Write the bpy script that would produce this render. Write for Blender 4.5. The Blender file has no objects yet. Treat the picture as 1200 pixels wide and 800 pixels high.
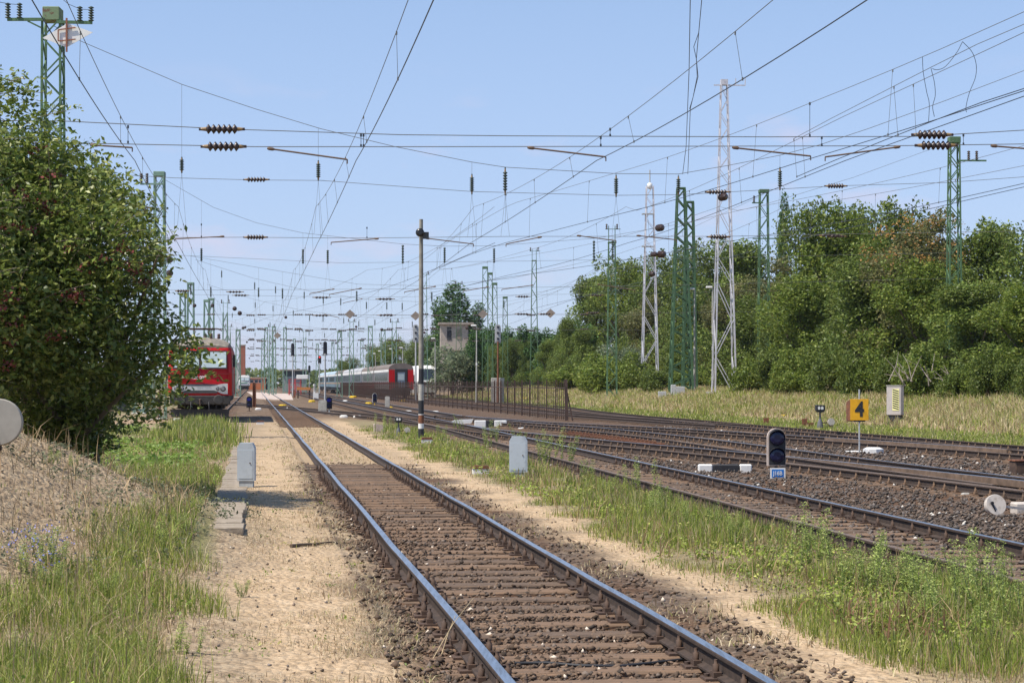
import bpy, math, random
import numpy as np
from mathutils import Vector, Matrix
random.seed(7); RNG = np.random.default_rng(11)
sc = bpy.context.scene
col = sc.collection
R = math.radians

# ---------------------------------------------------------------- camera
EYE = 1.89            # eye height above the ground; rail tops lie at 0.16
F = 2250.0            # focal length in pixels of the 1200 px wide photograph
HY = 449.0            # row of the horizon
RT = 0.16
cd = bpy.data.cameras.new('camera'); cam = bpy.data.objects.new('camera', cd); col.objects.link(cam)
cam.location = (0, 0, EYE); cam.rotation_euler = (R(90), 0, 0)
cd.sensor_fit = 'HORIZONTAL'; cd.sensor_width = 36.0; cd.lens = F/1200*36
cd.shift_y = (HY-400)/1200.0
cd.clip_start = 0.1; cd.clip_end = 20000
sc.camera = cam

# ---------------------------------------------------------------- light
TO_SUN = Vector((-0.72, -0.36, 1.36)).normalized()
w = bpy.data.worlds.new('World'); sc.world = w; w.use_nodes = True
nt = w.node_tree; nt.nodes.clear()
out = nt.nodes.new('ShaderNodeOutputWorld'); bg = nt.nodes.new('ShaderNodeBackground')
sky = nt.nodes.new('ShaderNodeTexSky'); sky.sky_type = 'NISHITA'; sky.sun_disc = False
sky.sun_elevation = math.asin(TO_SUN.z); sky.sun_rotation = math.atan2(TO_SUN.x, TO_SUN.y)
sky.altitude = 100; sky.air_density = 1.0; sky.dust_density = 0.25; sky.ozone_density = 3.0
# a few faint thin clouds low over the horizon
tc = nt.nodes.new('ShaderNodeTexCoord'); mp = nt.nodes.new('ShaderNodeMapping')
mp.inputs['Scale'].default_value = (9, 9, 26)
cn = nt.nodes.new('ShaderNodeTexNoise'); cn.inputs['Scale'].default_value = 1.35; cn.inputs['Detail'].default_value = 5
cr = nt.nodes.new('ShaderNodeMapRange'); cr.inputs['From Min'].default_value = 0.56; cr.inputs['From Max'].default_value = 0.76
cr.inputs['To Max'].default_value = 0.75
cm = nt.nodes.new('ShaderNodeMixRGB'); cm.inputs['Color2'].default_value = (5.0, 4.6, 5.6, 1)
nt.links.new(tc.outputs['Generated'], mp.inputs['Vector']); nt.links.new(mp.outputs[0], cn.inputs['Vector'])
cz = nt.nodes.new('ShaderNodeMapRange'); cz.inputs['From Min'].default_value = .165; cz.inputs['From Max'].default_value = .115
cmul = nt.nodes.new('ShaderNodeMath'); cmul.operation = 'MULTIPLY'; csx = nt.nodes.new('ShaderNodeSeparateXYZ')
nt.links.new(tc.outputs['Generated'], csx.inputs[0]); nt.links.new(csx.outputs['Z'], cz.inputs['Value'])
nt.links.new(cn.outputs['Fac'], cr.inputs['Value']); nt.links.new(cr.outputs[0], cmul.inputs[0]); nt.links.new(cz.outputs[0], cmul.inputs[1]); nt.links.new(cmul.outputs[0], cm.inputs['Fac'])
hz = nt.nodes.new('ShaderNodeMixRGB');  hz.inputs['Color2'].default_value = (2.88, 3.68, 6.0, 1)   # summer haze evens the sky out
sx = nt.nodes.new('ShaderNodeSeparateXYZ'); hr = nt.nodes.new('ShaderNodeMapRange'); hr.interpolation_type = 'SMOOTHSTEP'
hr.inputs['From Min'].default_value = .05; hr.inputs['From Max'].default_value = .38; hr.inputs['To Min'].default_value = .64; hr.inputs['To Max'].default_value = 0
nt.links.new(tc.outputs['Generated'], sx.inputs[0]); nt.links.new(sx.outputs['Z'], hr.inputs['Value']); nt.links.new(hr.outputs[0], hz.inputs['Fac'])
nt.links.new(sky.outputs[0], hz.inputs['Color1']); nt.links.new(hz.outputs[0], cm.inputs['Color1']); nt.links.new(cm.outputs[0], bg.inputs['Color'])
bg.inputs['Strength'].default_value = 0.125
nt.links.new(bg.outputs[0], out.inputs['Surface'])
sl = bpy.data.lights.new('sun', 'SUN'); so = bpy.data.objects.new('sun', sl); col.objects.link(so)
sl.energy = 4.9; sl.angle = R(0.53); sl.color = (1.0, 0.935, 0.83)
so.rotation_euler = TO_SUN.to_track_quat('Z', 'Y').to_euler(); so.location = (0, 0, 60)
vs = sc.view_settings; vs.view_transform = 'Standard'; vs.look = 'None'; vs.gamma = 1.0; vs.exposure = 0.28
vs.use_curve_mapping = False
sc.cycles.max_bounces = 5; sc.cycles.diffuse_bounces = 3; sc.cycles.transparent_max_bounces = 4
sc.cycles.caustics_reflective = False; sc.cycles.caustics_refractive = False

# ---------------------------------------------------------------- pixel to world
def P3(px, py, Y): return Vector(((px-600)*Y/F, Y, EYE+(HY-py)*Y/F))
def smooth(a, b, x):
    t = np.clip((x-a)/(b-a), 0, 1); return t*t*(3-2*t)
S = 0.1345                                # sideways drift of the line per metre of distance
def vnoise(x, y, s, seed=0):
    x = np.asarray(x, float)/s; y = np.asarray(y, float)/s
    xi = np.floor(x).astype(np.int64); yi = np.floor(y).astype(np.int64); fx = x-xi; fy = y-yi
    fx = fx*fx*(3-2*fx); fy = fy*fy*(3-2*fy)
    def h(a, b):
        n = (a*374761393 + b*668265263 + seed*1442695041) & 0x7fffffff
        n = ((n ^ (n >> 13))*1274126177) & 0x7fffffff
        return ((n ^ (n >> 16)) & 0xffff)/65535.0
    return (h(xi, yi)*(1-fx)+h(xi+1, yi)*fx)*(1-fy)+(h(xi, yi+1)*(1-fx)+h(xi+1, yi+1)*fx)*fy
def terrain(X, Y):
    X = np.asarray(X, float); Y = np.asarray(Y, float); u = X+S*Y
    z = 1.4*smooth(23.2, 38, u)
    m = 1.85*np.exp(-((X+7.3)**2)/(2*2.05**2)-((Y-20.5)**2)/(2*4.4**2))
    m = m*(1+0.16*(vnoise(X, Y, 0.7, 3)-.5)) + m*0.10*(vnoise(X, Y, 0.25, 4)-.5)
    rough = 0.05*(vnoise(X, Y, 1.3, 1)-.5)+0.02*(vnoise(X, Y, .35, 2)-.5)
    flat = ((u > .6) & (u < 3.9)) | ((u > 6.3) & (u < 22.6))
    near_path = np.exp(-((u+.35)/.5)**2)
    rough = rough*np.where(flat, .35, 1.0)*(1-.8*near_path)
    side = .05*smooth(.92, 1.2, np.abs(u-2.25))*(u < 6.2)          # soil lies higher beside the rails
    return z + m + rough + side - 0.035
def tz(x, y): return float(terrain(x, y))
def G(px, py):
    """the point of the ground seen at a pixel of the photograph"""
    Y = 5.0
    while Y < 1500:
        x = (px-600)*Y/F; z = EYE+(HY-py)*Y/F
        if z <= tz(x, Y): break
        Y *= 1.004
    return Vector(((px-600)*Y/F, Y, tz((px-600)*Y/F, Y)))

# ---------------------------------------------------------------- materials
MATS = {}
def mat(name, c, rough=.7, metal=0.0, var=.18, scale=6.0, c2=None, bump=0.0, spec=.5, emit=0.0, thr=None, stretch=None, bscale=None):
    if name in MATS: return MATS[name]
    m = bpy.data.materials.new(name); m.use_nodes = True; n = m.node_tree.nodes; l = m.node_tree.links
    b = n['Principled BSDF']; b.inputs['Roughness'].default_value = rough; b.inputs['Metallic'].default_value = metal
    b.inputs['Specular IOR Level'].default_value = spec
    t = n.new('ShaderNodeTexCoord'); mpn = n.new('ShaderNodeMapping'); l.new(t.outputs['Object'], mpn.inputs[0])
    if stretch: mpn.inputs['Scale'].default_value = stretch
    nz = n.new('ShaderNodeTexNoise'); nz.inputs['Scale'].default_value = scale; nz.inputs['Detail'].default_value = 6
    nz.inputs['Roughness'].default_value = .65
    l.new(mpn.outputs[0], nz.inputs['Vector'])
    cr = n.new('ShaderNodeValToRGB'); lo, hi = thr or (.35, .68)
    cr.color_ramp.elements[0].position = lo; cr.color_ramp.elements[1].position = hi
    a = c2 if c2 else tuple(x*(1-var) for x in c); bb = c if c2 else tuple(min(1, x*(1+var)) for x in c)
    cr.color_ramp.elements[0].color = (*a, 1); cr.color_ramp.elements[1].color = (*bb, 1)
    l.new(nz.outputs['Fac'], cr.inputs['Fac']); l.new(cr.outputs['Color'], b.inputs['Base Color'])
    if bump:
        bn = n.new('ShaderNodeTexNoise'); bn.inputs['Scale'].default_value = bscale or scale*4; bn.inputs['Detail'].default_value = 5
        l.new(mpn.outputs[0], bn.inputs['Vector'])
        bp = n.new('ShaderNodeBump'); bp.inputs['Strength'].default_value = bump; bp.inputs['Distance'].default_value = .02
        l.new(bn.outputs['Fac'], bp.inputs['Height']); l.new(bp.outputs[0], b.inputs['Normal'])
    if emit:
        b.inputs['Emission Color'].default_value = (*c, 1); b.inputs['Emission Strength'].default_value = emit
    MATS[name] = m; return m
def leafmat(name, rough=.5, trans=.25):
    """foliage: colour from the Col attribute of each leaf, a little light through the blade"""
    if name in MATS: return MATS[name]
    m = bpy.data.materials.new(name); m.use_nodes = True; n = m.node_tree.nodes; l = m.node_tree.links
    b = n['Principled BSDF']; b.inputs['Roughness'].default_value = rough; b.inputs['Specular IOR Level'].default_value = .35
    a = n.new('ShaderNodeAttribute'); a.attribute_name = 'Col'; l.new(a.outputs['Color'], b.inputs['Base Color'])
    if trans:
        tr = n.new('ShaderNodeBsdfTranslucent'); mx = n.new('ShaderNodeMixShader'); mx.inputs[0].default_value = trans
        l.new(a.outputs['Color'], tr.inputs['Color'])
        l.new(b.outputs[0], mx.inputs[1]); l.new(tr.outputs[0], mx.inputs[2]); l.new(mx.outputs[0], n['Material Output'].inputs['Surface'])
    MATS[name] = m; return m

# ---------------------------------------------------------------- mesh builder
class MB:
    def __init__(s): s.v = []; s.f = []; s.m = []; s.sm = []
    def add(s, vs, fs, mi=0, sm=False):
        o = len(s.v); s.v += [tuple(v) for v in vs]
        for f in fs: s.f.append(tuple(i+o for i in f)); s.m.append(mi); s.sm.append(sm)
        return s
    def box(s, x0, x1, y0, y1, z0, z1, mi=0, bev=0):
        if bev:
            b = bev; P = []
            for (z, e) in ((z0, b), (z0+b, 0), (z1-b, 0), (z1, b)):
                P += [(x0+b, y0+e, z), (x1-b, y0+e, z), (x1-e, y0+b, z), (x1-e, y1-b, z), (x1-b, y1-e, z), (x0+b, y1-e, z), (x0+e, y1-b, z), (x0+e, y0+b, z)]
            fs = [tuple(range(7, -1, -1)), tuple(range(24, 32))]
            for k in range(3):
                for j in range(8): fs.append((k*8+j, k*8+(j+1) % 8, k*8+8+(j+1) % 8, k*8+8+j))
            return s.add(P, fs, mi)
        return s.add([(x0,y0,z0),(x1,y0,z0),(x1,y1,z0),(x0,y1,z0),(x0,y0,z1),(x1,y0,z1),(x1,y1,z1),(x0,y1,z1)],
                     [(3,2,1,0),(4,5,6,7),(0,1,5,4),(1,2,6,5),(2,3,7,6),(3,0,4,7)], mi)
    def bar(s, a, b, w, h=None, mi=0, up=(0, 0, 1)):
        a = Vector(a); b = Vector(b); d = (b-a).normalized(); h = h or w
        u = Vector(up)
        if abs(d.dot(u)) > .95: u = Vector((0, 1, 0))
        x = d.cross(u).normalized()*w/2; y = x.cross(d).normalized()*h/2
        P = [a-x-y, a+x-y, a+x+y, a-x+y, b-x-y, b+x-y, b+x+y, b-x+y]
        return s.add(P, [(3,2,1,0),(4,5,6,7),(0,1,5,4),(1,2,6,5),(2,3,7,6),(3,0,4,7)], mi)
    def tube(s, pts, r, n=6, mi=0, cap=True, sm=True):
        pts = [Vector(p) for p in pts]; rs = r if isinstance(r, (list, tuple)) else [r]*len(pts)
        P = []; ref = None
        for i, p in enumerate(pts):
            d = (pts[min(i+1, len(pts)-1)]-pts[max(i-1, 0)])
            d = d.normalized() if d.length > 1e-9 else Vector((0, 0, 1))
            if ref is None: ref = Vector((0, 0, 1)) if abs(d.z) < .9 else Vector((1, 0, 0))
            x = ref.cross(d).normalized(); y = d.cross(x).normalized(); ref = y if abs(y.dot(d)) < .9 else ref
            for k in range(n):
                a = 2*math.pi*k/n; P.append(p+(x*math.cos(a)+y*math.sin(a))*rs[i])
        fs = []
        for i in range(len(pts)-1):
            for k in range(n): fs.append((i*n+k, i*n+(k+1) % n, i*n+n+(k+1) % n, i*n+n+k))
        s.add(P, fs, mi, sm)
        if cap: s.add([P[k] for k in range(n)], [tuple(range(n-1, -1, -1))], mi); s.add(P[-n:], [tuple(range(n))], mi)
        return s
    def lathe(s, prof, n=10, o=(0, 0, 0), ax=(0, 0, 1), mi=0, sm=True):
        """prof: (radius, distance along the axis)"""
        ax = Vector(ax).normalized(); q = Vector((0, 0, 1)).rotation_difference(ax); o = Vector(o); P = []
        for r, z in prof:
            for k in range(n):
                a = 2*math.pi*k/n; P.append(o+q @ Vector((r*math.cos(a), r*math.sin(a), z)))
        fs = [(i*n+k, i*n+(k+1) % n, i*n+n+(k+1) % n, i*n+n+k) for i in range(len(prof)-1) for k in range(n)]
        s.add(P, fs, mi, sm)
        s.add(P[:n], [tuple(range(n-1, -1, -1))], mi); s.add(P[-n:], [tuple(range(n))], mi); return s
    def prism(s, poly, y0, y1, mi=0, plane='xz'):
        """poly in x,z pushed from y0 to y1"""
        n = len(poly)
        f = (lambda p, t: (p[0], t, p[1])) if plane == 'xz' else ((lambda p, t: (t, p[0], p[1])) if plane == 'yz' else (lambda p, t: (p[0], p[1], t)))
        P = [f(p, y0) for p in poly]+[f(p, y1) for p in poly]
        fs = [tuple(range(n)), tuple(range(2*n-1, n-1, -1))]+[(i, i+n, (i+1) % n+n, (i+1) % n) for i in range(n)]
        return s.add(P, fs, mi)
    def build(s, name, m, parent=None, loc=None, rz=0):
        me = bpy.data.meshes.new(name); me.from_pydata(s.v, [], s.f)
        ms = m if isinstance(m, (list, tuple)) else [m]
        for k in ms: me.materials.append(k)
        me.polygons.foreach_set('material_index', s.m); me.polygons.foreach_set('use_smooth', s.sm); me.update()
        o = bpy.data.objects.new(name, me); col.objects.link(o)
        if parent is not None: o.parent = parent
        if loc is not None: o.location = loc
        o.rotation_euler.z = rz
        return o
def bulk(name, V, Fc, m, colr=None, parent=None, smooth_=False):
    """one mesh out of numpy arrays, all faces with the same number of corners"""
    V = np.asarray(V, np.float32); Fc = np.asarray(Fc, np.int32); k = Fc.shape[1]
    me = bpy.data.meshes.new(name); me.vertices.add(len(V)); me.vertices.foreach_set('co', V.ravel())
    me.loops.add(Fc.size); me.loops.foreach_set('vertex_index', Fc.ravel())
    me.polygons.add(len(Fc)); me.polygons.foreach_set('loop_start', np.arange(0, Fc.size, k, dtype=np.int32))
    if smooth_: me.polygons.foreach_set('use_smooth', np.ones(len(Fc), bool))
    me.update(calc_edges=True)
    for x in (m if isinstance(m, (list, tuple)) else [m]): me.materials.append(x)
    if colr is not None:
        c = np.ones((len(V), 4), np.float32); c[:, :3] = colr
        a = me.attributes.new('Col', 'FLOAT_COLOR', 'POINT'); a.data.foreach_set('color', c.ravel())
    o = bpy.data.objects.new(name, me); col.objects.link(o)
    if parent is not None: o.parent = parent
    return o
def tag(o, label=None, cat=None, group=None, kind=None):
    if label: o['label'] = label
    if cat: o['category'] = cat
    if group: o['group'] = group
    if kind: o['kind'] = kind
    return o
def thing(name, label, cat, loc=(0, 0, 0), rz=0, group=None):
    o = bpy.data.objects.new(name, None); col.objects.link(o); o.location = loc; o.rotation_euler.z = rz
    o.empty_display_size = .3
    return tag(o, label, cat, group)
def copy_tree(o, parent=None):
    c = o.copy(); col.objects.link(c)
    if parent is not None: c.parent = parent
    for ch in list(o.children): copy_tree(ch, c)
    return c
def text_mesh(txt, size, m, parent, loc, rot=(R(90), 0, 0), name='lettering', ext=.004, bold=0.0, sx=1):
    cu = bpy.data.curves.new(name, 'FONT'); cu.body = txt; cu.size = size; cu.extrude = ext; cu.align_x = 'CENTER'; cu.align_y = 'CENTER'
    cu.offset = bold
    t = bpy.data.objects.new('tmp', cu); col.objects.link(t); bpy.context.view_layer.update()
    me = bpy.data.meshes.new_from_object(t.evaluated_get(bpy.context.evaluated_depsgraph_get())); bpy.data.objects.remove(t)
    me.materials.clear(); me.materials.append(m); me.name = name
    o = bpy.data.objects.new(name, me); col.objects.link(o); o.parent = parent; o.location = loc; o.rotation_euler = rot; o.scale = (sx, 1, 1)
    return o
AZ = math.atan(S)      # heading of the line, turned left of the view
# ================================================================ ground
def ground_mesh():
    Ys = np.concatenate([np.arange(4, 62, .16), np.arange(62, 160, .5), np.geomspace(160, 3000, 80)])
    us = np.concatenate([-np.geomspace(2500, 18, 26), np.arange(-17, 27, .17), np.arange(27, 60, 1.0), np.geomspace(60, 2500, 26)])
    U, Y = np.meshgrid(us, Ys); X = U-S*Y
    Z = terrain(X, Y)
    n = vnoise(X, Y, 1.1, 21)*.5+vnoise(X, Y, .35, 22)*.3+vnoise(X, Y, 3.5, 23)*.2
    e = (n-.5)*1.1                                     # ragged edges between surfaces
    def band(a, b, s=.25): return smooth(a-s, a+s, U+e)*(1-smooth(b-s, b+s, U+e))
    farF = smooth(41, 46, Y+e*3)
    bal = band(1.0, 3.7, .3)*(1-farF)
    bal = np.maximum(bal, band(6.55, 22.3, .3))
    bal = np.maximum(bal, band(-6, 23, .6)*smooth(88, 112, Y+e*6)*.8)
    bal = np.maximum(bal, band(-4.1, -1.0, .3)*smooth(96, 104, Y))
    sand = np.maximum(band(-.1, 1.05, .3)*.95*(1-smooth(46, 80, Y)), band(3.75, 4.45, .22))
    sand = np.maximum(sand, band(22.4, 22.9, .2)*.5); sand = np.maximum(sand, .45*farF*band(.4, 4.2))
    green = band(4.45, 6.5, .3)*.4
    green = np.maximum(green, (U < -.5)*smooth(.42, .62, vnoise(X, Y, 1.9, 31))*.7*(1-smooth(-3.3, -4.3, X)*smooth(14.5, 17, Y)*smooth(30, 26, Y)))
    green = np.maximum(green, band(22.9, 25.6, .4)*.8)
    sand = np.clip(sand*(.55+.9*n), 0, 1)
    A = np.stack([bal, green*(1-bal), sand*(1-bal)], -1).reshape(-1, 3)
    V = np.stack([X, Y, Z], -1).reshape(-1, 3)
    nr, nc = U.shape; i = np.arange(nr*nc).reshape(nr, nc)
    Fc = np.stack([i[:-1, :-1], i[:-1, 1:], i[1:, 1:], i[1:, :-1]], -1).reshape(-1, 4)
    m = bpy.data.materials.new('ground_soil'); m.use_nodes = True; N = m.node_tree.nodes; L = m.node_tree.links
    b = N['Principled BSDF']; b.inputs['Roughness'].default_value = .95; b.inputs['Specular IOR Level'].default_value = .15
    at = N.new('ShaderNodeAttribute'); at.attribute_name = 'Col'; sp = N.new('ShaderNodeSeparateColor'); L.new(at.outputs['Color'], sp.inputs[0])
    tc = N.new('ShaderNodeTexCoord')
    def noise(s, d=6, r=.65):
        q = N.new('ShaderNodeTexNoise'); q.inputs['Scale'].default_value = s; q.inputs['Detail'].default_value = d; q.inputs['Roughness'].default_value = r
        L.new(tc.outputs['Object'], q.inputs['Vector']); return q.outputs['Fac']
    def ramp(f, *st):
        q = N.new('ShaderNodeValToRGB'); e = q.color_ramp.elements
        while len(e) < len(st): e.new(.5)
        for k, (p, c) in enumerate(st): e[k].position = p; e[k].color = (*c, 1)
        L.new(f, q.inputs['Fac']); return q.outputs['Color']
    def mix(f, a, c):
        q = N.new('ShaderNodeMixRGB'); L.new(f, q.inputs['Fac']); L.new(a, q.inputs['Color1']); L.new(c, q.inputs['Color2']); return q.outputs[0]
    dry = ramp(noise(7), (.3, (.22, .155, .10)), (.5, (.37, .275, .18)), (.7, (.48, .38, .26)))
    snd = ramp(noise(6, 12, .75), (.3, (.34, .235, .135)), (.5, (.54, .39, .245)), (.72, (.68, .53, .36)))
    grn = ramp(noise(9), (.3, (.07, .09, .025)), (.6, (.17, .18, .06)), (.75, (.30, .26, .12)))
    vo = N.new('ShaderNodeTexVoronoi'); vo.inputs['Scale'].default_value = 17; L.new(tc.outputs['Object'], vo.inputs['Vector'])
    sb = N.new('ShaderNodeSeparateColor'); L.new(vo.outputs['Color'], sb.inputs[0])
    st1 = ramp(sb.outputs[0], (0, (.06, .042, .03)), (.5, (.12, .088, .066)), (1, (.21, .16, .13)))
    rst = ramp(sb.outputs[1], (0, (.08, .045, .026)), (1, (.19, .11, .066)))
    rp = N.new('ShaderNodeMapRange'); rp.inputs['From Min'].default_value = .42; rp.inputs['From Max'].default_value = .6
    L.new(noise(.55, 3), rp.inputs['Value'])
    bal_c = mix(rp.outputs[0], st1, rst)
    c = mix(sp.outputs[2], dry, snd); c = mix(sp.outputs[1], c, grn); c = mix(sp.outputs[0], c, bal_c)
    L.new(c, b.inputs['Base Color'])
    bp = N.new('ShaderNodeBump'); bp.inputs['Strength'].default_value = .9; bp.inputs['Distance'].default_value = .03
    hm = N.new('ShaderNodeMath'); hm.operation = 'MULTIPLY_ADD'; hm.inputs[1].default_value = -1.3
    L.new(vo.outputs['Distance'], hm.inputs[0]); L.new(noise(28, 5), hm.inputs[2]); L.new(hm.outputs[0], bp.inputs['Height']); L.new(bp.outputs[0], b.inputs['Normal'])
    g = bulk('ground', V, Fc, m, A, smooth_=True); tag(g, kind='structure')
ground_mesh()

# ================================================================ tracks
steel = mat('rail_steel', (.72, .70, .70), rough=.33, metal=1.0, c2=(.42, .38, .35), scale=2.2, thr=(.3, .55), stretch=(14, 1, 1))
browned = mat('rail_browned', (.21, .145, .10), rough=.5, metal=.25, var=.3, scale=5)
rust = mat('rail_rust_shaded', (.052, .034, .025), rough=.8, var=.4, scale=14)  # rusty iron, darkened so its colour also holds the shade under the head
wood = mat('sleeper_wood', (.27, .165, .10), rough=.9, c2=(.12, .08, .052), scale=3.2, stretch=(1, 9, 5), bump=.8, bscale=8)
wood2 = mat('sleeper_wood_dark', (.19, .125, .082), rough=.9, c2=(.09, .062, .045), scale=3.2, stretch=(1, 9, 5), bump=.8, bscale=8)
iron = mat('rusty_iron', (.12, .07, .045), rough=.8, c2=(.06, .038, .028), scale=12)
PROF = [(-.068,.012),(-.068,.026),(-.014,.042),(-.011,.118),(-.036,.130),(-.037,.150),(-.033,.157),(-.022,.160),(.022,.160),(.033,.157),(.037,.150),(.036,.130),(.011,.118),(.014,.042),(.068,.026),(.068,.012)]
def spline(pts, step):
    """smooth centre line through (Y, X) points"""
    P = [Vector((x, y)) for y, x in pts]; P = [P[0]*2-P[1]]+P+[P[-1]*2-P[-2]]; o = []
    for i in range(1, len(P)-2):
        n = max(2, int((P[i+1]-P[i]).length/.5))
        for k in range(n):
            t = k/n; a, b, c, d = P[i-1:i+3]
            o.append(.5*((2*b)+(c-a)*t+(2*a-5*b+4*c-d)*t*t+(3*b-a-3*c+d)*t**3))
    o.append(P[-2]); r = [o[0]]; acc = 0
    for p, q in zip(o, o[1:]):
        L = (q-p).length
        while L > 1e-9 and acc+L >= step:
            p = p+(q-p)*((step-acc)/L); r.append(p.copy()); L = (q-p).length; acc = 0
        acc += L
    return r
def offset_line(c, d):
    o = []
    for i, p in enumerate(c):
        t = (c[min(i+1, len(c)-1)]-c[max(i-1, 0)]).normalized(); o.append(p+Vector((t.y, -t.x))*d)
    return o
def rail(line, parent, head, wob=0.0, seed=0, dz=0.0):
    line2 = [p for i, p in enumerate(line) if p.y < 90 or i % 3 == 0]
    V = []; K = len(PROF)
    for i, p in enumerate(line2):
        q0 = line2[max(i-1, 0)]; q1 = line2[min(i+1, len(line2)-1)]; t = (q1-q0).normalized(); nrm = Vector((t.y, -t.x))
        y = p.y; ph = (y+seed*3.7) % 12.2
        dip = -.007*wob*math.exp(-min(ph, 12.2-ph)**2/.9)
        lat = wob*(.006*math.sin(y*.52))
        for (a, z) in PROF:
            V.append((p.x+nrm.x*(a+lat), p.y+nrm.y*(a+lat), z+dip+dz))
    fs = []; mi = []
    for i in range(len(line2)-1):
        for k in range(K-1):
            fs.append((i*K+k, i*K+k+1, (i+1)*K+k+1, (i+1)*K+k)); mi.append(0 if 6 <= k <= 8 else 1)
    b = MB(); b.v = V; b.f = [f[::-1] for f in fs]; b.m = mi; b.sm = [False]*len(fs)
    b.add(V[:K], [tuple(range(K))], 1)
    return b.build('rail', [head, rust], parent)
def sleeper_mesh(seed, chairs=False):
    r = random.Random(seed); b = MB(); n = 7; w_ = .125
    secs = []
    for i in range(n):
        x = -1.27+2.54*i/(n-1); e = .012*r.uniform(-1, 1)
        secs.append([(x, -w_+e, -.12), (x, w_+e, -.12), (x, w_+e*.5, -.012), (x, w_-.02+e, .004+r.uniform(-.004, .002)), (x, -w_+.02+e, .004+r.uniform(-.004, .002)), (x, -w_+e*.5, -.012)])
    V = [p for s in secs for p in s]; K = 6
    fs = [(i*K+k, i*K+(k+1) % K, (i+1)*K+(k+1) % K, (i+1)*K+k) for i in range(n-1) for k in range(K)]
    b.add(V, fs); b.add(secs[0], [(5, 4, 3, 2, 1, 0)]); b.add(secs[-1], [(0, 1, 2, 3, 4, 5)])
    return b
def chair(b, x):
    b.box(x-.17, x+.17, -.08, .08, .004, .022, 0)
    for s in (-1, 1):
        b.box(x+s*.085-.025, x+s*.085+.025, -.05, .05, .022, .058, 0)
        b.lathe([(.022, 0), (.022, .05), (.012, .052), (.012, .08)], 6, (x+s*.085, 0, .055), mi=0)
        b.lathe([(.02, 0), (.02, .02)], 6, (x+s*.135, .04, .02))
SL = []
def build_track(name, label, pts, heads=(steel, steel), wob=0.0, ymax=60, chairs_to=0, ystart=0, far_sleepers=None, skip=None, wd=(wood, wood2), gap=.6):
    root = thing(name, label, 'railway track', (0, 0, 0), group='railway tracks of the yard')
    c = spline(pts, gap)
    rail(offset_line(c, -.7525), root, heads[0], wob, 1); rail(offset_line(c, .7525), root, heads[1], wob, 2)
    protos = []
    for k in range(5):
        b = sleeper_mesh(k)
        if not chairs_to:
            chair(b, -.7525); chair(b, .7525)
        o = b.build('sleeper', wd[k % 2]); ch = []
        if chairs_to:
            for x in (-.7525, .7525):
                q = MB(); chair(q, x); ch.append(q.build('rail_chair', iron, o))
        protos.append((o, ch))
    rest = MB(); n = 0; used = set(); rnd = random.Random(len(label))
    for i in range(1, len(c)-1):
        p = c[i]
        if p.y < ystart: continue
        t = (c[i+1]-c[i-1]).normalized(); rz = math.atan2(t.y, t.x)-math.pi/2+rnd.uniform(-.012, .012)
        if skip and skip(p.y): continue
        if p.y < ymax and n < 99:
            k = rnd.randrange(5); o, ch = protos[k]
            if k in used:
                s = o.copy(); col.objects.link(s)
                if p.y < chairs_to:
                    for q in ch:
                        e = q.copy(); col.objects.link(e); e.parent = s
            else:
                s = o; used.add(k)
            s.parent = root; s.location = (p.x+rnd.uniform(-.05, .05), p.y+rnd.uniform(-.03, .03), rnd.uniform(-.008, .0)); s.rotation_euler.z = rz
            n += 1
        elif p.y < (far_sleepers or 170):
            M = Matrix.Translation((p.x, p.y, 0)) @ Matrix.Rotation(rz, 4, 'Z')
            V = [M @ Vector(v) for v in ((-1.27,-.125,.004),(1.27,-.125,.004),(1.27,.125,.004),(-1.27,.125,.004),(-1.27,-.125,-.1),(1.27,-.125,-.1))]
            rest.add(V, [(0, 1, 2, 3), (4, 5, 1, 0)])
    for k, (o, ch) in enumerate(protos):
        if k not in used:
            for q in ch: bpy.data.objects.remove(q)
            bpy.data.objects.remove(o)
    if rest.v: tag(rest.build('sleepers', wood, root), kind='stuff')
    return root, c
def uline(u, s, ys): return [(y, u-s*y) for y in ys]
tA, cA = build_track('railway_track', 'single nearest track with two shiny rails on worn wooden sleepers', uline(2.25, S, (5, 30, 60, 120, 395)), wob=1.0, ymax=65, chairs_to=42, ystart=8,
                     skip=lambda y: 45 < y < 84, far_sleepers=200)
tB, cB = build_track('railway_track', 'second track, behind the weed strip, far rail blue and near rail brown', [(8, 6.354), (30, 3.615), (60, -.12), (80, -2.61), (100, -5.3), (140, -10.8), (400, -45.8)], heads=(browned, steel), wob=.3, ymax=72, chairs_to=45, ystart=12)
tC, cC = build_track('railway_track', 'dark crossover track cutting across the shiny main line', [(80, -2.61), (87, -3.9), (100, -6.7), (120, -11.4), (134, -14.9), (150, -19.1), (170, -24.6), (190, -28.1)], heads=(browned, browned), ymax=100, ystart=88, far_sleepers=185)
tD, cD = build_track('railway_track', 'third track from the front passing behind the blue numbered dwarf signal', [(8, 13.6), (20, 11.25), (31, 9.0), (36, 8.0), (43, 6.4), (50, 4.6), (56, 2.8), (65, .35), (72, -1.25), (80, -2.61)], heads=(browned, steel), ymax=74, ystart=22)
tE, cE = build_track('railway_track', 'rusty turnout track joining the third track from behind', [(33, 9.0), (40, 7.95), (46, 7.15), (55, 6.05), (63, 4.95), (75, 2.7), (86, -.05), (102, -3.2), (134, -7.6), (400, -43.4)], heads=(browned, steel), ymax=112, ystart=44)
tF, cF = build_track('railway_track', 'curved track leading off behind the yellow number four board', [(25, 17.6), (35, 15.6), (48, 12.9), (55, 11.2), (62, 9.2), (70, 6.8), (77, 4.4), (86, .9), (94, -1.1), (102, -3.2)], heads=(browned, steel), ymax=88, ystart=36)
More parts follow.
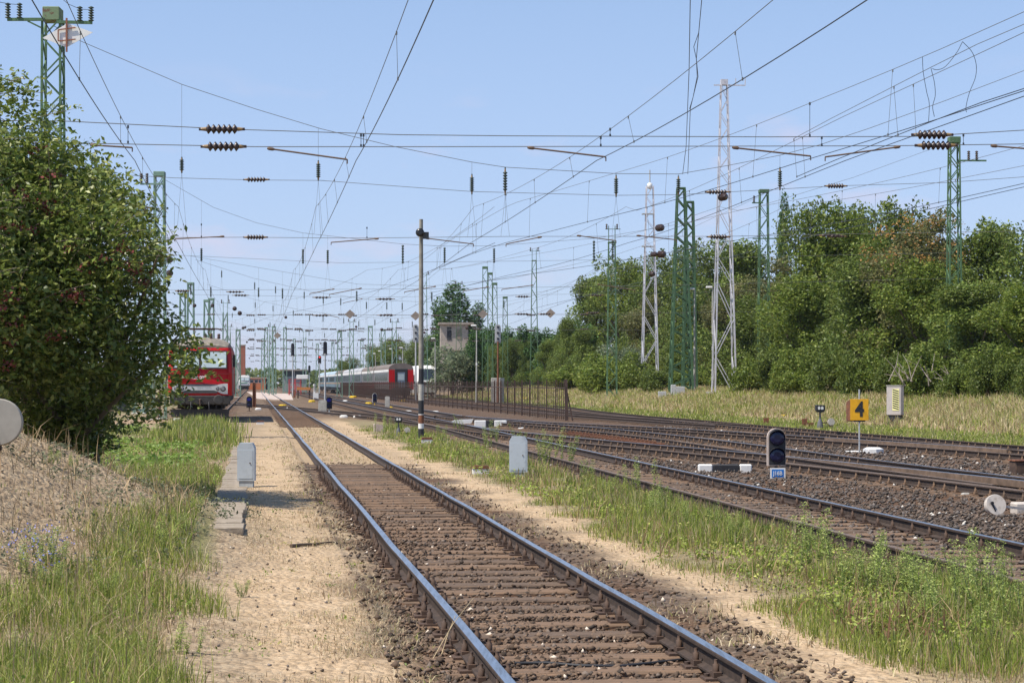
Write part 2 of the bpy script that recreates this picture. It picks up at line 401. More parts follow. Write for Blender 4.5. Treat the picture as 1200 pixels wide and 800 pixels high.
tG, cG = build_track('railway_track', 'outermost track along the edge of the grass verge', [(35, 17.0), (48, 14.3), (60, 12.4), (68, 11.2), (78, 9.8), (90, 8.3), (104, 6.3), (121, 4.7), (150, 2.5), (200, -4.1), (420, -33.7)], heads=(browned, rust), ymax=90, ystart=40)
tH, cH = build_track('railway_track', 'track running away behind the iron fence', [(80, 9.2), (90, 7.0), (115, 2.6), (144, -1.2), (180, -6.7), (420, -39.0)], heads=(browned, browned), ymax=80, ystart=82, far_sleepers=150)
tL, cL = build_track('railway_track', 'track under the red locomotive', uline(-2.55, S, (72, 100, 120, 200, 600)), heads=(browned, browned), ymax=90, ystart=90, far_sleepers=170)

# check and wing rails of the turnouts, fishplates and rusty slide chairs
def check_rail(y0, y1, c, d, m, label):
    ln = [p for p in offset_line(c, d) if y0 < p.y < y1]
    b = MB(); pts = [(p.x, p.y, .10) for p in ln]
    for a, q in zip(pts, pts[1:]): b.bar(a, q, .055, .12)
    o = b.build('check_rail', m); tag(o, label, 'check rail', 'check rails of the turnouts'); return o
check_rail(29, 44, cD, .64, browned, 'brown check rail inside the far rail behind the blue numbered dwarf signal')
check_rail(31, 42, cD, -.64, browned, 'brown check rail beside the near rail behind the blue numbered dwarf signal')
check_rail(50, 62, cF, .64, browned, 'check rail on the curved track by the yellow number four board')
check_rail(58, 70, cE, -.64, rust, 'dark check rail on the rusty turnout track')
check_rail(82, 95, cG, -.64, rust, 'dark check rail on the outermost track by the grass')
def slide_plates(c, d, y0, y1, label):
    t = thing('slide_chair_row', label, 'slide chairs')
    for p in offset_line(c, d):
        if y0 < p.y < y1: b = MB(); b.prism([(-.3, -.01), (.3, -.01), (.3, .05), (.05, .05), (.05, .115), (-.05, .115), (-.05, .05), (-.3, .05)], -.1, .1); b.build('slide_chair', mat('orange_rust', (.27, .11, .05), rough=.85, c2=(.14, .06, .035), scale=9), t, (p.x, p.y, 0))
slide_plates(cE, -1.15, 59, 72, 'row of orange rusty slide chairs at the turnout blades')

# ================================================================ stones of the ballast
def stones(name, X, Y, Z, size, colr, label):
    n = len(X)
    base = np.array([(1,0,0),(0,1,0),(-1,0,0),(0,-1,0),(.25,.2,.75),(-.2,-.15,-.7)])
    tri = np.array([(0,1,4),(1,2,4),(2,3,4),(3,0,4),(1,0,5),(2,1,5),(3,2,5),(0,3,5)])
    V = base[None]*(1+.38*RNG.uniform(-1, 1, (n, 6, 3)))+RNG.uniform(-.18, .18, (n, 6, 3))
    V = V*size[:, None, None]*RNG.uniform(.7, 1.3, (n, 1, 3))
    a = RNG.uniform(0, 2*np.pi, n); ca, sa = np.cos(a)[:, None], np.sin(a)[:, None]
    x = V[..., 0]*ca-V[..., 1]*sa; y = V[..., 0]*sa+V[..., 1]*ca
    V = np.stack([x+X[:, None], y+Y[:, None], V[..., 2]+Z[:, None]], -1).reshape(-1, 3)
    Fc = (tri[None]+6*np.arange(n)[:, None, None]).reshape(-1, 3)
    o = bulk(name, V, Fc, leafmat('stone', .9, 0), np.repeat(colr, 6, 0)); tag(o, label, 'ballast', kind='stuff')
def scatter(n, u0, u1, y0, y1, power=1.6):
    t = RNG.random(n); Y = (y0**(1-power)+t*(y1**(1-power)-y0**(1-power)))**(1/(1-power)); U = RNG.uniform(u0, u1, n)
    return U-S*Y, Y, U
def stone_cols(n, warm=.5):
    g = RNG.uniform(.035, .165, n); wv = RNG.random(n) < warm
    c = np.stack([g*1.12, g*.95, g*.84], -1); c[wv] = np.stack([g*1.2, g*.88, g*.66], -1)[wv]; c[RNG.random(n) < .012] = (.6, .56, .5); return c
X, Y, U = scatter(34000, .9, 3.8, 8.5, 46, 1.7)
ph = ((Y*math.sqrt(1+S*S)) % .6); keep = (RNG.random(len(X)) < np.where((vnoise(X, Y, 1.6, 61) > .42), .95, .45)) & (np.abs(np.abs(U-2.25)-.76) > .08)
keep &= ~(((U > 3.3) | (U < 1.2)) & (RNG.random(len(X)) < .75)); X, Y, U = X[keep], Y[keep], U[keep]
Zs = terrain(X, Y)+RNG.uniform(-.012, .03, len(X)); stones('ballast_stones', X, Y, Zs, RNG.uniform(.012, .03, len(X)), stone_cols(len(X), .85)*(1.1,1.0,.9), 'dark crushed stone between the sleepers of the nearest track')
X, Y, U = scatter(30000, 6.4, 14.5, 14, 70, 1.8)
UB = X+.1245*Y-7.35; keep = (np.abs(np.abs(UB)-.76) > .09); X, Y = X[keep], Y[keep]
stones('ballast_stones', X, Y, terrain(X, Y)+RNG.uniform(0, .04, len(X)), RNG.uniform(.018, .04, len(X)), stone_cols(len(X), .55), 'brown and grey crushed stone around the right hand tracks')
X, Y, U = scatter(6000, 13, 22.3, 40, 85, 1.5)
stones('ballast_stones', X, Y, terrain(X, Y)+RNG.uniform(0, .04, len(X)), RNG.uniform(.03, .06, len(X)), stone_cols(len(X), .5), 'grey crushed stone between the farther tracks')
X, Y, U = scatter(1100, -.6, 4.6, 9, 40, 1.6); k_ = (U < .8) | (U > 3.7); X, Y = X[k_], Y[k_]
stones('loose_stones', X, Y, terrain(X, Y)+.008, RNG.uniform(.006, .02, len(X)), stone_cols(len(X), .6)*1.5, 'small loose stones strewn on the sandy margins')

# ================================================================ grass
gm = leafmat('grass_blade', .55, .3)
def blades(name, X, Y, h, wd, colr, label, lean=.35, cat='grass', zoff=0.0):
    n = len(X); Z = terrain(X, Y)+zoff-.01; a = RNG.uniform(0, 2*np.pi, n); d = RNG.uniform(0, 2*np.pi, n); ln = RNG.random(n)**1.3*lean*1.6
    bx, by = np.cos(a)*wd/2, np.sin(a)*wd/2; lx, ly = np.cos(d)*ln*h, np.sin(d)*ln*h
    def pt(ex, t, k): return np.stack([X+ex*bx*k+lx*t**2, Y+ex*by*k+ly*t**2, Z+h*t*(1-.25*ln*t)], -1)
    V = np.stack([pt(-1, 0, 1), pt(1, 0, 1), pt(-1, .55, .8), pt(1, .55, .8), pt(0, 1, 0)], 1).reshape(-1, 3)
    tri = np.array([(0, 1, 3), (0, 3, 2), (2, 3, 4)]); Fc = (tri[None]+5*np.arange(n)[:, None, None]).reshape(-1, 3)
    o = bulk(name, V, Fc, gm, np.repeat(np.clip(colr, 0, 1), 5, 0)); tag(o, label, cat, kind='stuff'); return o
GREEN = np.array([(.17,.22,.035), (.24,.30,.05), (.31,.34,.07), (.38,.37,.11), (.12,.165,.03)])*1.12
STRAW = np.array([(.56,.44,.28), (.47,.35,.21), (.64,.53,.36), (.38,.27,.165), (.54,.46,.26)])
def pal(p, n, j=.18): return p[RNG.integers(0, len(p), n)]*(1+RNG.uniform(-j, j, (n, 1)))
def mixpal(n, pg):
    c = pal(STRAW, n); g = RNG.random(n) < pg; c[g] = pal(GREEN, n)[g]; return c
# green weeds and grass between the nearest and the second track
X, Y, U = scatter(150000, 4.05, 6.75, 10.5, 85, 1.9)
dn = vnoise(X, Y, .8, 41)*.55+vnoise(X, Y, 2.6, 42)*.45; edge = smooth(4.0, 4.9, U+(dn-.5)*1.4)*(1-smooth(6.25, 6.75, U)); k_ = RNG.random(len(X)) < edge*np.maximum(.16, smooth(.30, .60, dn+.04)*.9)
X, Y, dn, U = X[k_], Y[k_], dn[k_], U[k_]; h = (.04+.24*RNG.random(len(X))**1.6*smooth(.35, .65, dn)+.04*RNG.random(len(X)))*(.55+.6*smooth(4.4, 5.6, U))
blades('grass', X, Y, h, .0032+Y*.00024, mixpal(len(X), .50+.38*smooth(.4, .6, dn)), 'green and yellow grass strip between the nearest and second tracks')
# left side: green patches in dry straw, mound included
X, Y, U = scatter(230000, -7.5, .15, 9.2, 75, 1.75)
dn = vnoise(X, Y, 1.9, 31)*.6+vnoise(X, Y, .7, 33)*.4
mound = np.exp(-((X+6.6)**2)/(2*2.0**2)-((Y-20.5)**2)/(2*4.2**2)); gg = smooth(.40, .6, dn-.42*mound+.21*smooth(20, 14.5, Y)*smooth(-.3, -1.0, U)+.12*smooth(-4, -1.5, U)*(Y < 40))
drym = smooth(-3.6, -4.5, X+.8*(dn-.5))*smooth(16.5, 18.8, Y+(dn-.5)*4)*smooth(30, 26, Y); gg = gg*(1-.9*drym)
h = .03+.04*RNG.random(len(X))+gg*.26*RNG.random(len(X))**1.5
k_ = RNG.random(len(X)) < (.40+.45*gg)*(1-.55*drym)*(1-smooth(-.75, -.2, U+(vnoise(X, Y, .5, 77)-.5)*.9))*((Y < 18.5) | (U < -.64)); X, Y, h, gg = X[k_], Y[k_], h[k_], gg[k_]
blades('grass', X, Y, h, .0032+Y*.00024, mixpal(len(X), .05+.88*gg), 'patchy green and straw coloured grass on the left bank', lean=.6)
# short dry straw on the trodden margin
X, Y, U = scatter(100000, -1.0, 1.15, 9, 60, 1.8); dn = vnoise(X, Y, .9, 44)*.5+vnoise(X, Y, .3, 45)*.5
k_ = RNG.random(len(X)) < smooth(.35, .6, dn)*(1-.75*np.exp(-((U-.35-.25*np.sin(Y*.35))/.3)**2))*np.where(np.abs(U+.35) < .27, .12, 1); X, Y = X[k_], Y[k_]
blades('dry_grass', X, Y, .015+.055*RNG.random(len(X))**2, .003+Y*.00022, mixpal(len(X), .03)*.95, 'short bleached straw on the trodden margin left of the rails', lean=1.6, cat='dry grass')
# straw along both edges of the nearest track and inside it farther off
X, Y, U = scatter(30000, .6, 4.4, 9, 88, 1.6); dn = vnoise(X, Y, .7, 46)
inside = (np.abs(U-2.25) < .66) & (Y > 44.5); k_ = (inside & (dn > .3)) | ((np.abs(U-2.25) > .95) & (RNG.random(len(X)) < smooth(.45, .7, dn)*.8)) & (np.abs(np.abs(U-2.25)-.75) > .12)
X, Y, U, dn = X[k_], Y[k_], U[k_], dn[k_]; pg = np.where((Y > 50) & (vnoise(X, Y, 5, 47) > .55), .55, .05)
blades('dry_grass', X, Y, .03+.07*RNG.random(len(X)), .006+Y*.0003, mixpal(len(X), pg), 'dry grass edging the ballast and filling the far part of the nearest track', lean=.9, cat='dry grass')
# grass verge on the right behind the tracks
X, Y, U = scatter(150000, 22.6, 38, 52, 260, 1.7); dn = vnoise(X, Y, 3.0, 51)*.6+vnoise(X, Y, .9, 52)*.4
low = 1-smooth(25.0, 26.3, U+(dn-.5)*2); track = np.exp(-((U-26.6-(dn-.5))/.5)**2)
h = (.12+.36*RNG.random(len(X)))*np.where(low > .5, .55, 1.0+.35*dn)*smooth(22.5, 23.3, U+.1); k_ = RNG.random(len(X)) < (1-.85*track)
X, Y, h, low, dn = X[k_], Y[k_], h[k_], low[k_], dn[k_]
cl = mixpal(len(X), np.where(low > .5, .85, .26+.4*(dn > .55))); cl[(low < .5)] *= (.93, .97, .85)
blades('tall_grass', X, Y, h, .016+Y*.00022, cl, 'tall dry grass with a green lower edge on the right hand verge', lean=.9)
# tall grass in front of the red locomotive
X, Y, U = scatter(16000, -4.2, .2, 56, 88, 1.2); dn = vnoise(X, Y, 1.7, 55); cen = -1.9-(Y-60)*.02
k_ = RNG.random(len(X)) < np.exp(-((U-cen-.1)/.85)**2)*(.6+.6*dn); X, Y, dn = X[k_], Y[k_], dn[k_]
blades('tall_grass', X, Y, .2+.42*RNG.random(len(X)), .02+Y*.0002, mixpal(len(X), .88), 'tall green grass in front of the red locomotive', lean=.3)
# ================================================================ common materials
concrete = mat('concrete', (.52, .50, .45), rough=.9, c2=(.34, .32, .28), scale=7, bump=.4)
conc_dark = mat('concrete_path', (.37, .31, .24), rough=.95, c2=(.24, .19, .14), scale=5, bump=.6)
paleblue = mat('pale_blue_grey_paint', (.50, .55, .60), rough=.6, c2=(.36, .40, .43), scale=9, thr=(.2, .5))
black = mat('black_paint', (.025, .025, .028), rough=.55, scale=8)
black_enamel = mat('black_enamel', (.02, .02, .022), rough=.3, scale=8)
white = mat('white_paint', (.78, .77, .74), rough=.6, c2=(.60, .58, .54), scale=11, thr=(.2, .5))
yellow = mat('yellow_paint', (.80, .52, .02), rough=.55, var=.12, scale=9)
orange = mat('yellow_orange_board', (.85, .43, .01), rough=.45, var=.06, scale=7)
blue = mat('blue_plate', (.02, .18, .55), rough=.4, var=.08, scale=7)
red = mat('red_loco_paint', (.50, .008, .010), rough=.42, c2=(.34, .006, .008), spec=.3, scale=1.8, thr=(.28, .5), stretch=(1.6, 1.6, .5))
darkred = mat('dark_red_paint', (.22, .02, .018), rough=.5, scale=5)
grey_metal = mat('grey_galvanised', (.46, .47, .47), rough=.6, metal=.0, scale=8)
rust_paint = mat('rusty_paint', (.30, .11, .045), rough=.85, c2=(.10, .045, .03), scale=9)
lens = mat('dark_lens', (.012, .014, .05), rough=.12, var=.05, scale=4)
bluelens = mat('blue_lens', (.01, .015, .22), rough=.12, var=.05, scale=4)
glass = mat('window_glass_painted_reflection', (.42, .50, .52), rough=.12, var=.12, scale=1.5)  # pale reflection painted into the base colour of the glass
darkglass = mat('dark_window_glass', (.03, .04, .05), rough=.12, var=.2, scale=2)
under = mat('dark_underframe', (.05, .045, .042), rough=.8, var=.35, scale=5)
roofgrey = mat('grimy_grey_roof', (.33, .28, .22), rough=.75, c2=(.17, .15, .13), scale=3)

# ---------------------------------------------------------------- slab path
pc = thing('slab_path', 'narrow path of weathered concrete slabs left of the sandy margin', 'path')
y = 14.6; k = 0
rp = random.Random(4)
for i in range(56):
    L_ = .78; u = -.36+.02*math.sin(i)
    skipit = i < 9
    if not skipit:
        b = MB(); w_ = .24
        b.box(-w_, w_, -L_/2+.012, L_/2-.012, -.06, .024+(.005*rp.random()), bev=.006)
        cx_, cy_ = u-S*y, y
        o = b.build('slab', conc_dark, pc, (cx_, cy_, tz(cx_, cy_)-.008), AZ+rp.uniform(-.02, .02)*(3 if i < 8 else 1))
        o.rotation_euler.x = rp.uniform(-.02, .02)
    y += L_*.985

# ---------------------------------------------------------------- cable pedestals
def pedestal(px, py, w_, h_, label, m, cat='cable post'):
    g = G(px, py); t = thing('cable_pedestal', label, cat, g, R(-2)); b = MB(); a = w_/2
    prof = [(-a, .12), (a, .12), (a, h_-.09), (a*.72, h_), (-a*.72, h_), (-a, h_-.09)]
    b.prism(prof, -.09, .09); b.build('body', m, t)
    b = MB(); b.box(-a*.8, a*.8, -.075, .075, -.12, .125); b.build('foot', mat('pedestal_foot', (.42, .45, .47), rough=.8, scale=6), t)
    b = MB(); b.box(-a+.03, a-.03, -.096, -.0905, .16, h_-.13); b.build('door', m, t)
    b = MB(); b.lathe([(.012, 0), (.012, .012)], 8, (a*.5, -.0965, h_*.55), (0, -1, 0)); b.build('lock', iron, t)
    return t
pedestal(289, 571, .31, .80, 'light grey cabinet post standing beside the slab path', paleblue)
pedestal(607.5, 560, .36, .83, 'light grey cabinet post in the green weeds right of the nearest track', paleblue)
pedestal(378, 484, .52, .82, 'far grey cabinet post beside the small dwarf signal', concrete)
pedestal(454, 479, .36, .95, 'far grey cabinet post standing on a yellow base', concrete)

# ---------------------------------------------------------------- dwarf signals
def dwarf(px, py, label, plate=None, s=1.0, ped=None, blue_l=False, base=None):
    g = G(px, py); t = thing('dwarf_signal', label, 'dwarf signal', g, 0); z0 = .14
    b = MB(); n = 14
    def arch(a, z1, z2, o=0): return [(-a+o, z1), (a+o, z1)]+[(o+a*math.cos(math.pi*k/n), z2-a+a*math.sin(math.pi*k/n)) for k in range(n+1)]
    b.prism(arch(.185*s, z0+.12*s, z0+.88*s), .0, .13*s); hs = b.build('housing', mat('signal_housing', (.62, .52, .45), rough=.6, c2=(.50, .40, .34), scale=5) if ped is None else ped, t)
    b = MB(); b.prism(arch(.165*s, z0+.14*s, z0+.865*s, .012), -.012, -.002); b.build('face_plate', black, t)
    for zc in (.33, .68):
        b = MB(); b.lathe([(.145*s, .0), (.15*s, .02), (.12*s, .04), (.075*s, .045)], 18, (.012, -.013, z0+zc*s), (0, -1, 0)); b.build('lens', bluelens if (blue_l and zc > .5) else lens, t)
        b = MB(); ang = [math.pi*(-.08+1.16*k/12) for k in range(13)]
        P = [(.012+.158*s*math.cos(a), -.013, z0+zc*s+.158*s*math.sin(a)) for a in ang]+[(.012+.158*s*math.cos(a), -.013-.10*s*max(.2, math.sin(max(0, min(math.pi, a)))), z0+zc*s+.158*s*math.sin(a)) for a in ang]
        P2 = [(.012+(p[0]-.012)*1.06, p[1], z0+zc*s+(p[2]-z0-zc*s)*1.06) for p in P]; m_ = 13
        b.add(P+P2, [(k, k+1, k+1+m_, k+m_) for k in range(12)]+[(k+2*m_, k+m_*3, k+1+m_*3, k+1+m_*2) for k in range(12)]+[(k+m_, k+1+m_, k+1+3*m_, k+3*m_) for k in range(12)])
        b.build('hood', black, t)
    b = MB(); b.box(-.03*s, .03*s, .02, .08*s, -.15, z0+.13*s); b.box(-.16*s, .16*s, -.02, .14*s, -.12, .03); b.build('base', base or iron, t)
    if plate:
        p = thing('number_plate', None, None, (.02, -.03, .105)); p.parent = t
        b = MB(); b.box(-.155, .155, 0, .01, -.105, .115); b.build('plate_border', white, p)
        b = MB(); b.box(-.12, .12, -.006, -.001, -.075, .085); b.build('plate_face', blue, p)
        text_mesh(plate, .115, white, p, (0, -.009, .004), sx=.88, bold=.0015)
    return t
dwarf(910, 561, 'two lamp dwarf signal with a blue number plate between the right hand tracks', plate='J16B', s=1.0)
dwarf(385.6, 484, 'far dwarf signal with a blue lens beside a grey cabinet post', ped=black, blue_l=True, s=1.0, base=paleblue)
dwarf(439, 475, 'far black dwarf signal with a white rim on a yellow base', ped=white, s=1.05, base=yellow)
dwarf(292, 482, 'blue lensed dwarf signal right of the red locomotive', ped=black, blue_l=True, s=1.0)

# ---------------------------------------------------------------- number four board
g = G(1007, 531); t = thing('number_board', 'yellow board with a black number four on a thin grey pole', 'sign', g)
b = MB(); b.tube([(0, 0, -.3), (0, 0, 1.76)], .022, 10); b.build('pole', grey_metal, t)
b = MB(); b.box(-.255, .25, -.035, -.025, .905, 1.49, bev=.003); b.build('front_plate', orange, t)
b = MB(); b.add([(-.26, -.02, .9), (-.26, -.02, 1.48), (-.31, .30, 1.40), (-.31, .30, .87), (-.25, -.02, .9), (-.25, -.02, 1.48), (-.30, .30, 1.40), (-.30, .30, .87)],
                [(0, 1, 2, 3), (7, 6, 5, 4), (0, 3, 7, 4), (1, 5, 6, 2), (0, 4, 5, 1), (3, 2, 6, 7)])
b.add([(-.30, .30, .87), (-.30, .30, 1.40), (.16, .02, 1.46), (.16, .02, .88), (-.30, .31, .87), (-.30, .31, 1.40), (.16, .03, 1.46), (.16, .03, .88)],
      [(3, 2, 1, 0), (4, 5, 6, 7), (0, 1, 5, 4), (2, 3, 7, 6)]); b.build('rear_plate', rust_paint, t)
b = MB(); b.box(-.16, .16, -.022, -.002, .865, .90); b.box(-.03, .03, -.03, .03, .86, .93); b.build('bracket', black, t)
text_mesh('4', .56, black, t, (0.0, -.039, 1.195), sx=.85, bold=.018)

# ---------------------------------------------------------------- clearance markers lying between tracks
def marker(px0, px1, py, h_, label, cols, rz=0.0):
    a = G(px0, py); c = G(px1, py); L_ = (c-a).length; t = thing('clearance_marker', label, 'marker beam', (a+c)/2, rz)
    x = -L_/2
    for (fr, m) in cols:
        b = MB(); b.box(x, x+L_*fr-.004, -.09, .09, -.05, h_, bev=.025); b.build('painted_section', m, t); x += L_*fr
    return t
marker(818, 881, 553, .17, 'low beam painted white black white lying between the second and third tracks', [(.27, white), (.50, black), (.23, white)])
marker(556, 594, 500.5, .30, 'low white and black beam left of the rusty slide chairs', [(.36, white), (.25, black), (.39, white)])
b = MB(); g = G(541, 497); b.prism([(-.55, 0), (.45, 0), (.55, .24), (-.35, .20), (-.55, .1)], -.2, .2); tag(b.build('cover_slab', white, None, g), 'tilted white cover slab just left of the white and black beam', 'cover slab')
def flat(px, py, sx, sz, m, name, label, cat, grp=None, n=9):
    g = G(px, py); b = MB(); rr = random.Random(int(px))
    ring = [(sx*math.cos(2*math.pi*k/n)*rr.uniform(.8, 1.1), sx*.6*math.sin(2*math.pi*k/n)*rr.uniform(.8, 1.1)) for k in range(n)]
    P = [(x, y, -.03) for x, y in ring]+[(x*.97, y*.97, sz*.7) for x, y in ring]+[(x*.6, y*.6, sz) for x, y in ring]
    fs = [tuple(range(2*n, 3*n))]+[(i+o, (i+1) % n+o, (i+1) % n+o+n, i+o+n) for i in range(n) for o in (0, n)]
    b.add(P, fs, sm=False); return tag(b.build(name, m, None, g), label, cat, grp)
flat(1023, 531, .32, .16, white, 'white_rock', 'whitewashed rock lying right of the number four board', 'rock')
flat(617, 503, .36, .08, white, 'white_disc', 'round white cap on the ballast above the nearer cabinet post', 'cap')
flat(1001, 530, .30, .05, white, 'paper_scrap', 'pale scrap of litter left of the number four board', 'litter')
for px, py, lb in ((403, 489.5, 'left of two white stones beyond the crossing rails'), (419, 489.5, 'right of two white stones beyond the crossing rails')):
    flat(px, py, .24, .14, white, 'white_stone', lb, 'stone', 'white stones by the crossing rails')
for px, py, m, lb in ((331, 476, yellow, 'yellow cap near the rusty post'), (303, 480, white, 'white cap at the foot of the rusty post'), (340, 479, white, 'small white stone inside the far nearest track'),
        (365, 471, yellow, 'yellow cap in front of the orange trestle'), (405, 471, white, 'white cap beside the far yellow cap'), (432, 473.5, yellow, 'long yellow cap left of the far dwarf signal'), (414, 466, yellow, 'yellow cap by the end of the iron fence'), (478, 483, white, 'small white stone left of the striped pole'),
        (510, 483.5, white, 'white stone right of the striped pole'), (472, 470, yellow, 'small yellow cap in front of the red coach'), (456, 478.5, yellow, 'yellow base plate under the far cabinet post'), (726, 471.5, yellow, 'yellow cap on the verge beyond the fence end'),
        (918.5, 488, yellow, 'yellow cap on the green verge left of the rusty stubs'), (943.5, 487, white, 'small white marker stone on the verge beside the yellow cap'), (1048.5, 505.5, yellow, 'bright yellow cap in front of the striped box'), (616, 468, yellow, 'yellow cap seen through the fence bars'),
        (661, 488.5, concrete, 'broken concrete lump at the foot of the fence end post')):
    flat(px, py, .0019*G(px, py).y if m is not yellow else .0020*G(px, py).y, .0010*G(px, py).y, m, 'ground_cap', lb, 'ground cap')
for px, py, lb in ((1082, 571, 'blue and rusty tin lying beside the third track'), (1131, 582, 'pale stone lying on the red brown ballast left of the counterweight')):
    flat(px, py, .09, .07, concrete if px > 1100 else mat('faded_blue', (.2, .28, .4), rough=.5), 'litter_piece', lb, 'litter')
g = G(444.5, 506); b = MB(); b.prism([(-.2, -.05), (.24, -.05), (.22, .24), (-.18, .33), (-.21, .28)], -.2, .25)
tag(b.build('concrete_block', mat('pinkish_concrete', (.48, .38, .33), rough=.9, scale=6, bump=.4), None, g, .15), 'pinkish broken concrete block in the weeds beside the point lantern', 'block')
g = G(567, 553)
for nm, m, px, py, lb in (('cable_cover', paleblue, 563, 555, 'low box with an orange lid in grass near the second cabinet post'), ('cable_cover', paleblue, 500, 519, 'low white box with an orange lid at the foot of the striped pole'), ('cable_cover', paleblue, 305, 497, 'low white box with an orange lid behind the nearer slab path')):
    g = G(px, py); t = thing(nm, lb, 'cable cover', g, .1); b = MB(); b.box(-.17, .17, -.1, .1, -.03, .11, bev=.015); b.build('box', white, t)
    b = MB(); b.prism([(-.18, .112), (.18, .112), (.15, .17), (-.12, .175)], -.11, .11); b.build('lid', rust_paint, t)

# ---------------------------------------------------------------- point levers with counterweights and lanterns
def disc_lever(loc, r, label, az=-.4, arm=True, m=None, tilt=.25):
    t = thing('counterweight_lever', label, 'counterweight', loc, az); m = m or mat('whitewashed_iron', (.56, .50, .44), rough=.85, c2=(.34, .28, .23), scale=14, thr=(.25, .5))
    b = MB(); b.lathe([(r*.96, -.05), (r, -.035), (r, .035), (r*.96, .05)], 28, (0, 0, 0), (0, -1, tilt)); b.build('disc', m, t)
    b = MB(); b.bar((-r*.45, -.056, r*.25), (r*.0, -.06, -r*.85), .03, .02); b.lathe([(.022, 0), (.022, .035)], 8, (-r*.45, -.05, r*.25), (0, -1, 0)); b.build('grip', black, t)
    if arm: b = MB(); b.bar((r*.8, 0, -r*.1), (r*.8+.75, .12, -r*.75), .05, .035); b.build('arm', m, t)
    return t
g = G(1166, 605); disc_lever(g+Vector((0, 0, .16)), .155, 'round whitewashed counterweight disc lying beside the third track', az=.15)
g = G(1198, 601); b = MB(); b.box(-.14, .5, -.12, .14, -.04, .16, bev=.02); tag(b.build('lever_box', mat('whitewashed_iron', (.56, .50, .44)), None, g, .1), 'pale iron lever box at the right edge next to the counterweight', 'lever box')
p = P3(-1, 494.5, 20.3); disc_lever(p, .248, 'large round grey disc standing on top of the earth mound', az=.1, arm=False, tilt=.05, m=mat('disc_concrete', (.43, .39, .33), rough=.8, c2=(.33, .30, .25), scale=4))
b = MB(); b.bar((p.x-.02, p.y+.08, tz(p.x, p.y)-.2), (p.x-.05, p.y+.08, p.z+.05), .07, .05); tag(b.build('disc_post', iron), 'short iron post behind the large round disc', 'post')
def lantern(px, py, s, label, faces=True):
    g = G(px, py); t = thing('point_lantern', label, 'point indicator', g, .1)
    b = MB(); b.tube([(0, 0, 0), (0, 0, .75*s)], [.05*s, .035*s], 8); b.lathe([(.15*s, 0), (.13*s, .12*s), (.10*s, .3*s), (.05*s, .42*s)], 10); b.build('stand', mat('lever_stand', (.12, .12, .13), rough=.7, scale=9), t)
    b = MB(); b.box(-.19*s, .19*s, -.12*s, .12*s, .76*s, 1.0*s, bev=.02*s); b.prism([(-.13*s, .70*s), (.13*s, .70*s), (.16*s, .765*s), (-.16*s, .765*s)], -.1*s, .1*s); b.build('lantern_box', black, t)
    for x in (-.07, .06):
        b = MB(); b.prism([(x*s-.045*s, .81*s), (x*s+.045*s, .82*s), (x*s+.05*s, .9*s), (x*s, .95*s), (x*s-.05*s, .91*s)], -.128*s, -.1205*s); b.build('white_pane', white, t)
    b = MB(); b.tube([(0, 0, .25*s), (.42*s, 0, .30*s)], .025*s, 6); b.build('lever', iron, t)
    b = MB(); b.lathe([(.15*s, -.04*s), (.16*s, 0), (.15*s, .04*s)], 16, (.46*s, 0, .30*s), (.2, -1, .1)); b.build('counterweight', mat('whitewashed_iron', (.5,)*3), t)
    b = MB(); b.box(.38*s, .52*s, -.06*s, .06*s, -.05, .18*s); b.build('lever_foot', iron, t)
    return t
lantern(961, 503, 1.02, 'black point lantern with white panes and a counterweight on the far verge')
lantern(467, 511, .68, 'black point lantern with white panes in the weeds left of the striped pole')
for px, py, w_, h_, lb in ((898, 498, .22, .34, 'leftmost rusty iron stub on the far verge'), (943, 501, .2, .4, 'taller rusty iron stub left of the point lantern'), (950, 501, .24, .22, 'low rusty iron stub beside the taller stub')):
    g = G(px, py); b = MB(); b.prism([(-w_/2, -.05), (w_/2*.9, -.05), (w_/2*1.1, h_), (-w_/2*1.2, h_*.95)], -.06, .06); tag(b.build('iron_stub', rust_paint, None, g), lb, 'iron stub')
# stray dry stalks and a black hose by the nearest rails
b = MB()
for (a, c, d) in (((-.55, 13.2), (-.28, 13.9), .35), ((-.5, 13.3), (-.42, 14.2), .2)):
    z = tz(*a); b.tube([(a[0], a[1], z), ((a[0]+c[0])/2, (a[1]+c[1])/2, z+d*.6), (c[0], c[1], z+d)], [.004, .003, .002], 4)
tag(b.build('dry_stalks', mat('straw', (.55, .42, .24), rough=.8)), 'bent dry plant stalks by the nearest rails', 'stalks', kind='stuff')
b = MB(); pts = [G(px, py)+Vector((0, 0, .03)) for px, py in ((603, 783), (640, 782), (680, 786), (725, 786), (760, 783), (800, 778))]; b.tube(pts, .012, 6)
tag(b.build('black_hose', black), 'thin black cable lying across the front sleepers', 'cable')
b = MB(); pts = [G(px, py)+Vector((0, 0, .02)) for px, py in ((341, 641.5), (352, 640.5), (368, 639.5), (384, 637.5), (395, 637))]; b.tube(pts, [.02, .018, .016, .012, .006], 6)
tag(b.build('fallen_branch', mat('bark_stick', (.13, .09, .06), rough=.9)), 'thin fallen branch lying on the sandy margin', 'branch')
b = MB()
for r_, dx in ((.09, 0), (.13, .03), (.11, -.03)):
    g = G(497, 733); b.tube([(g.x+dx+r_*math.cos(a)*1.6, g.y+r_*math.sin(a)*1.3, g.z+.02+.03*math.sin(a*2)) for a in [k*.5 for k in range(12)]], .006, 5)
tag(b.build('wire_coil', rust), 'small tangle of rusty wire beside the left rail joint', 'wire')

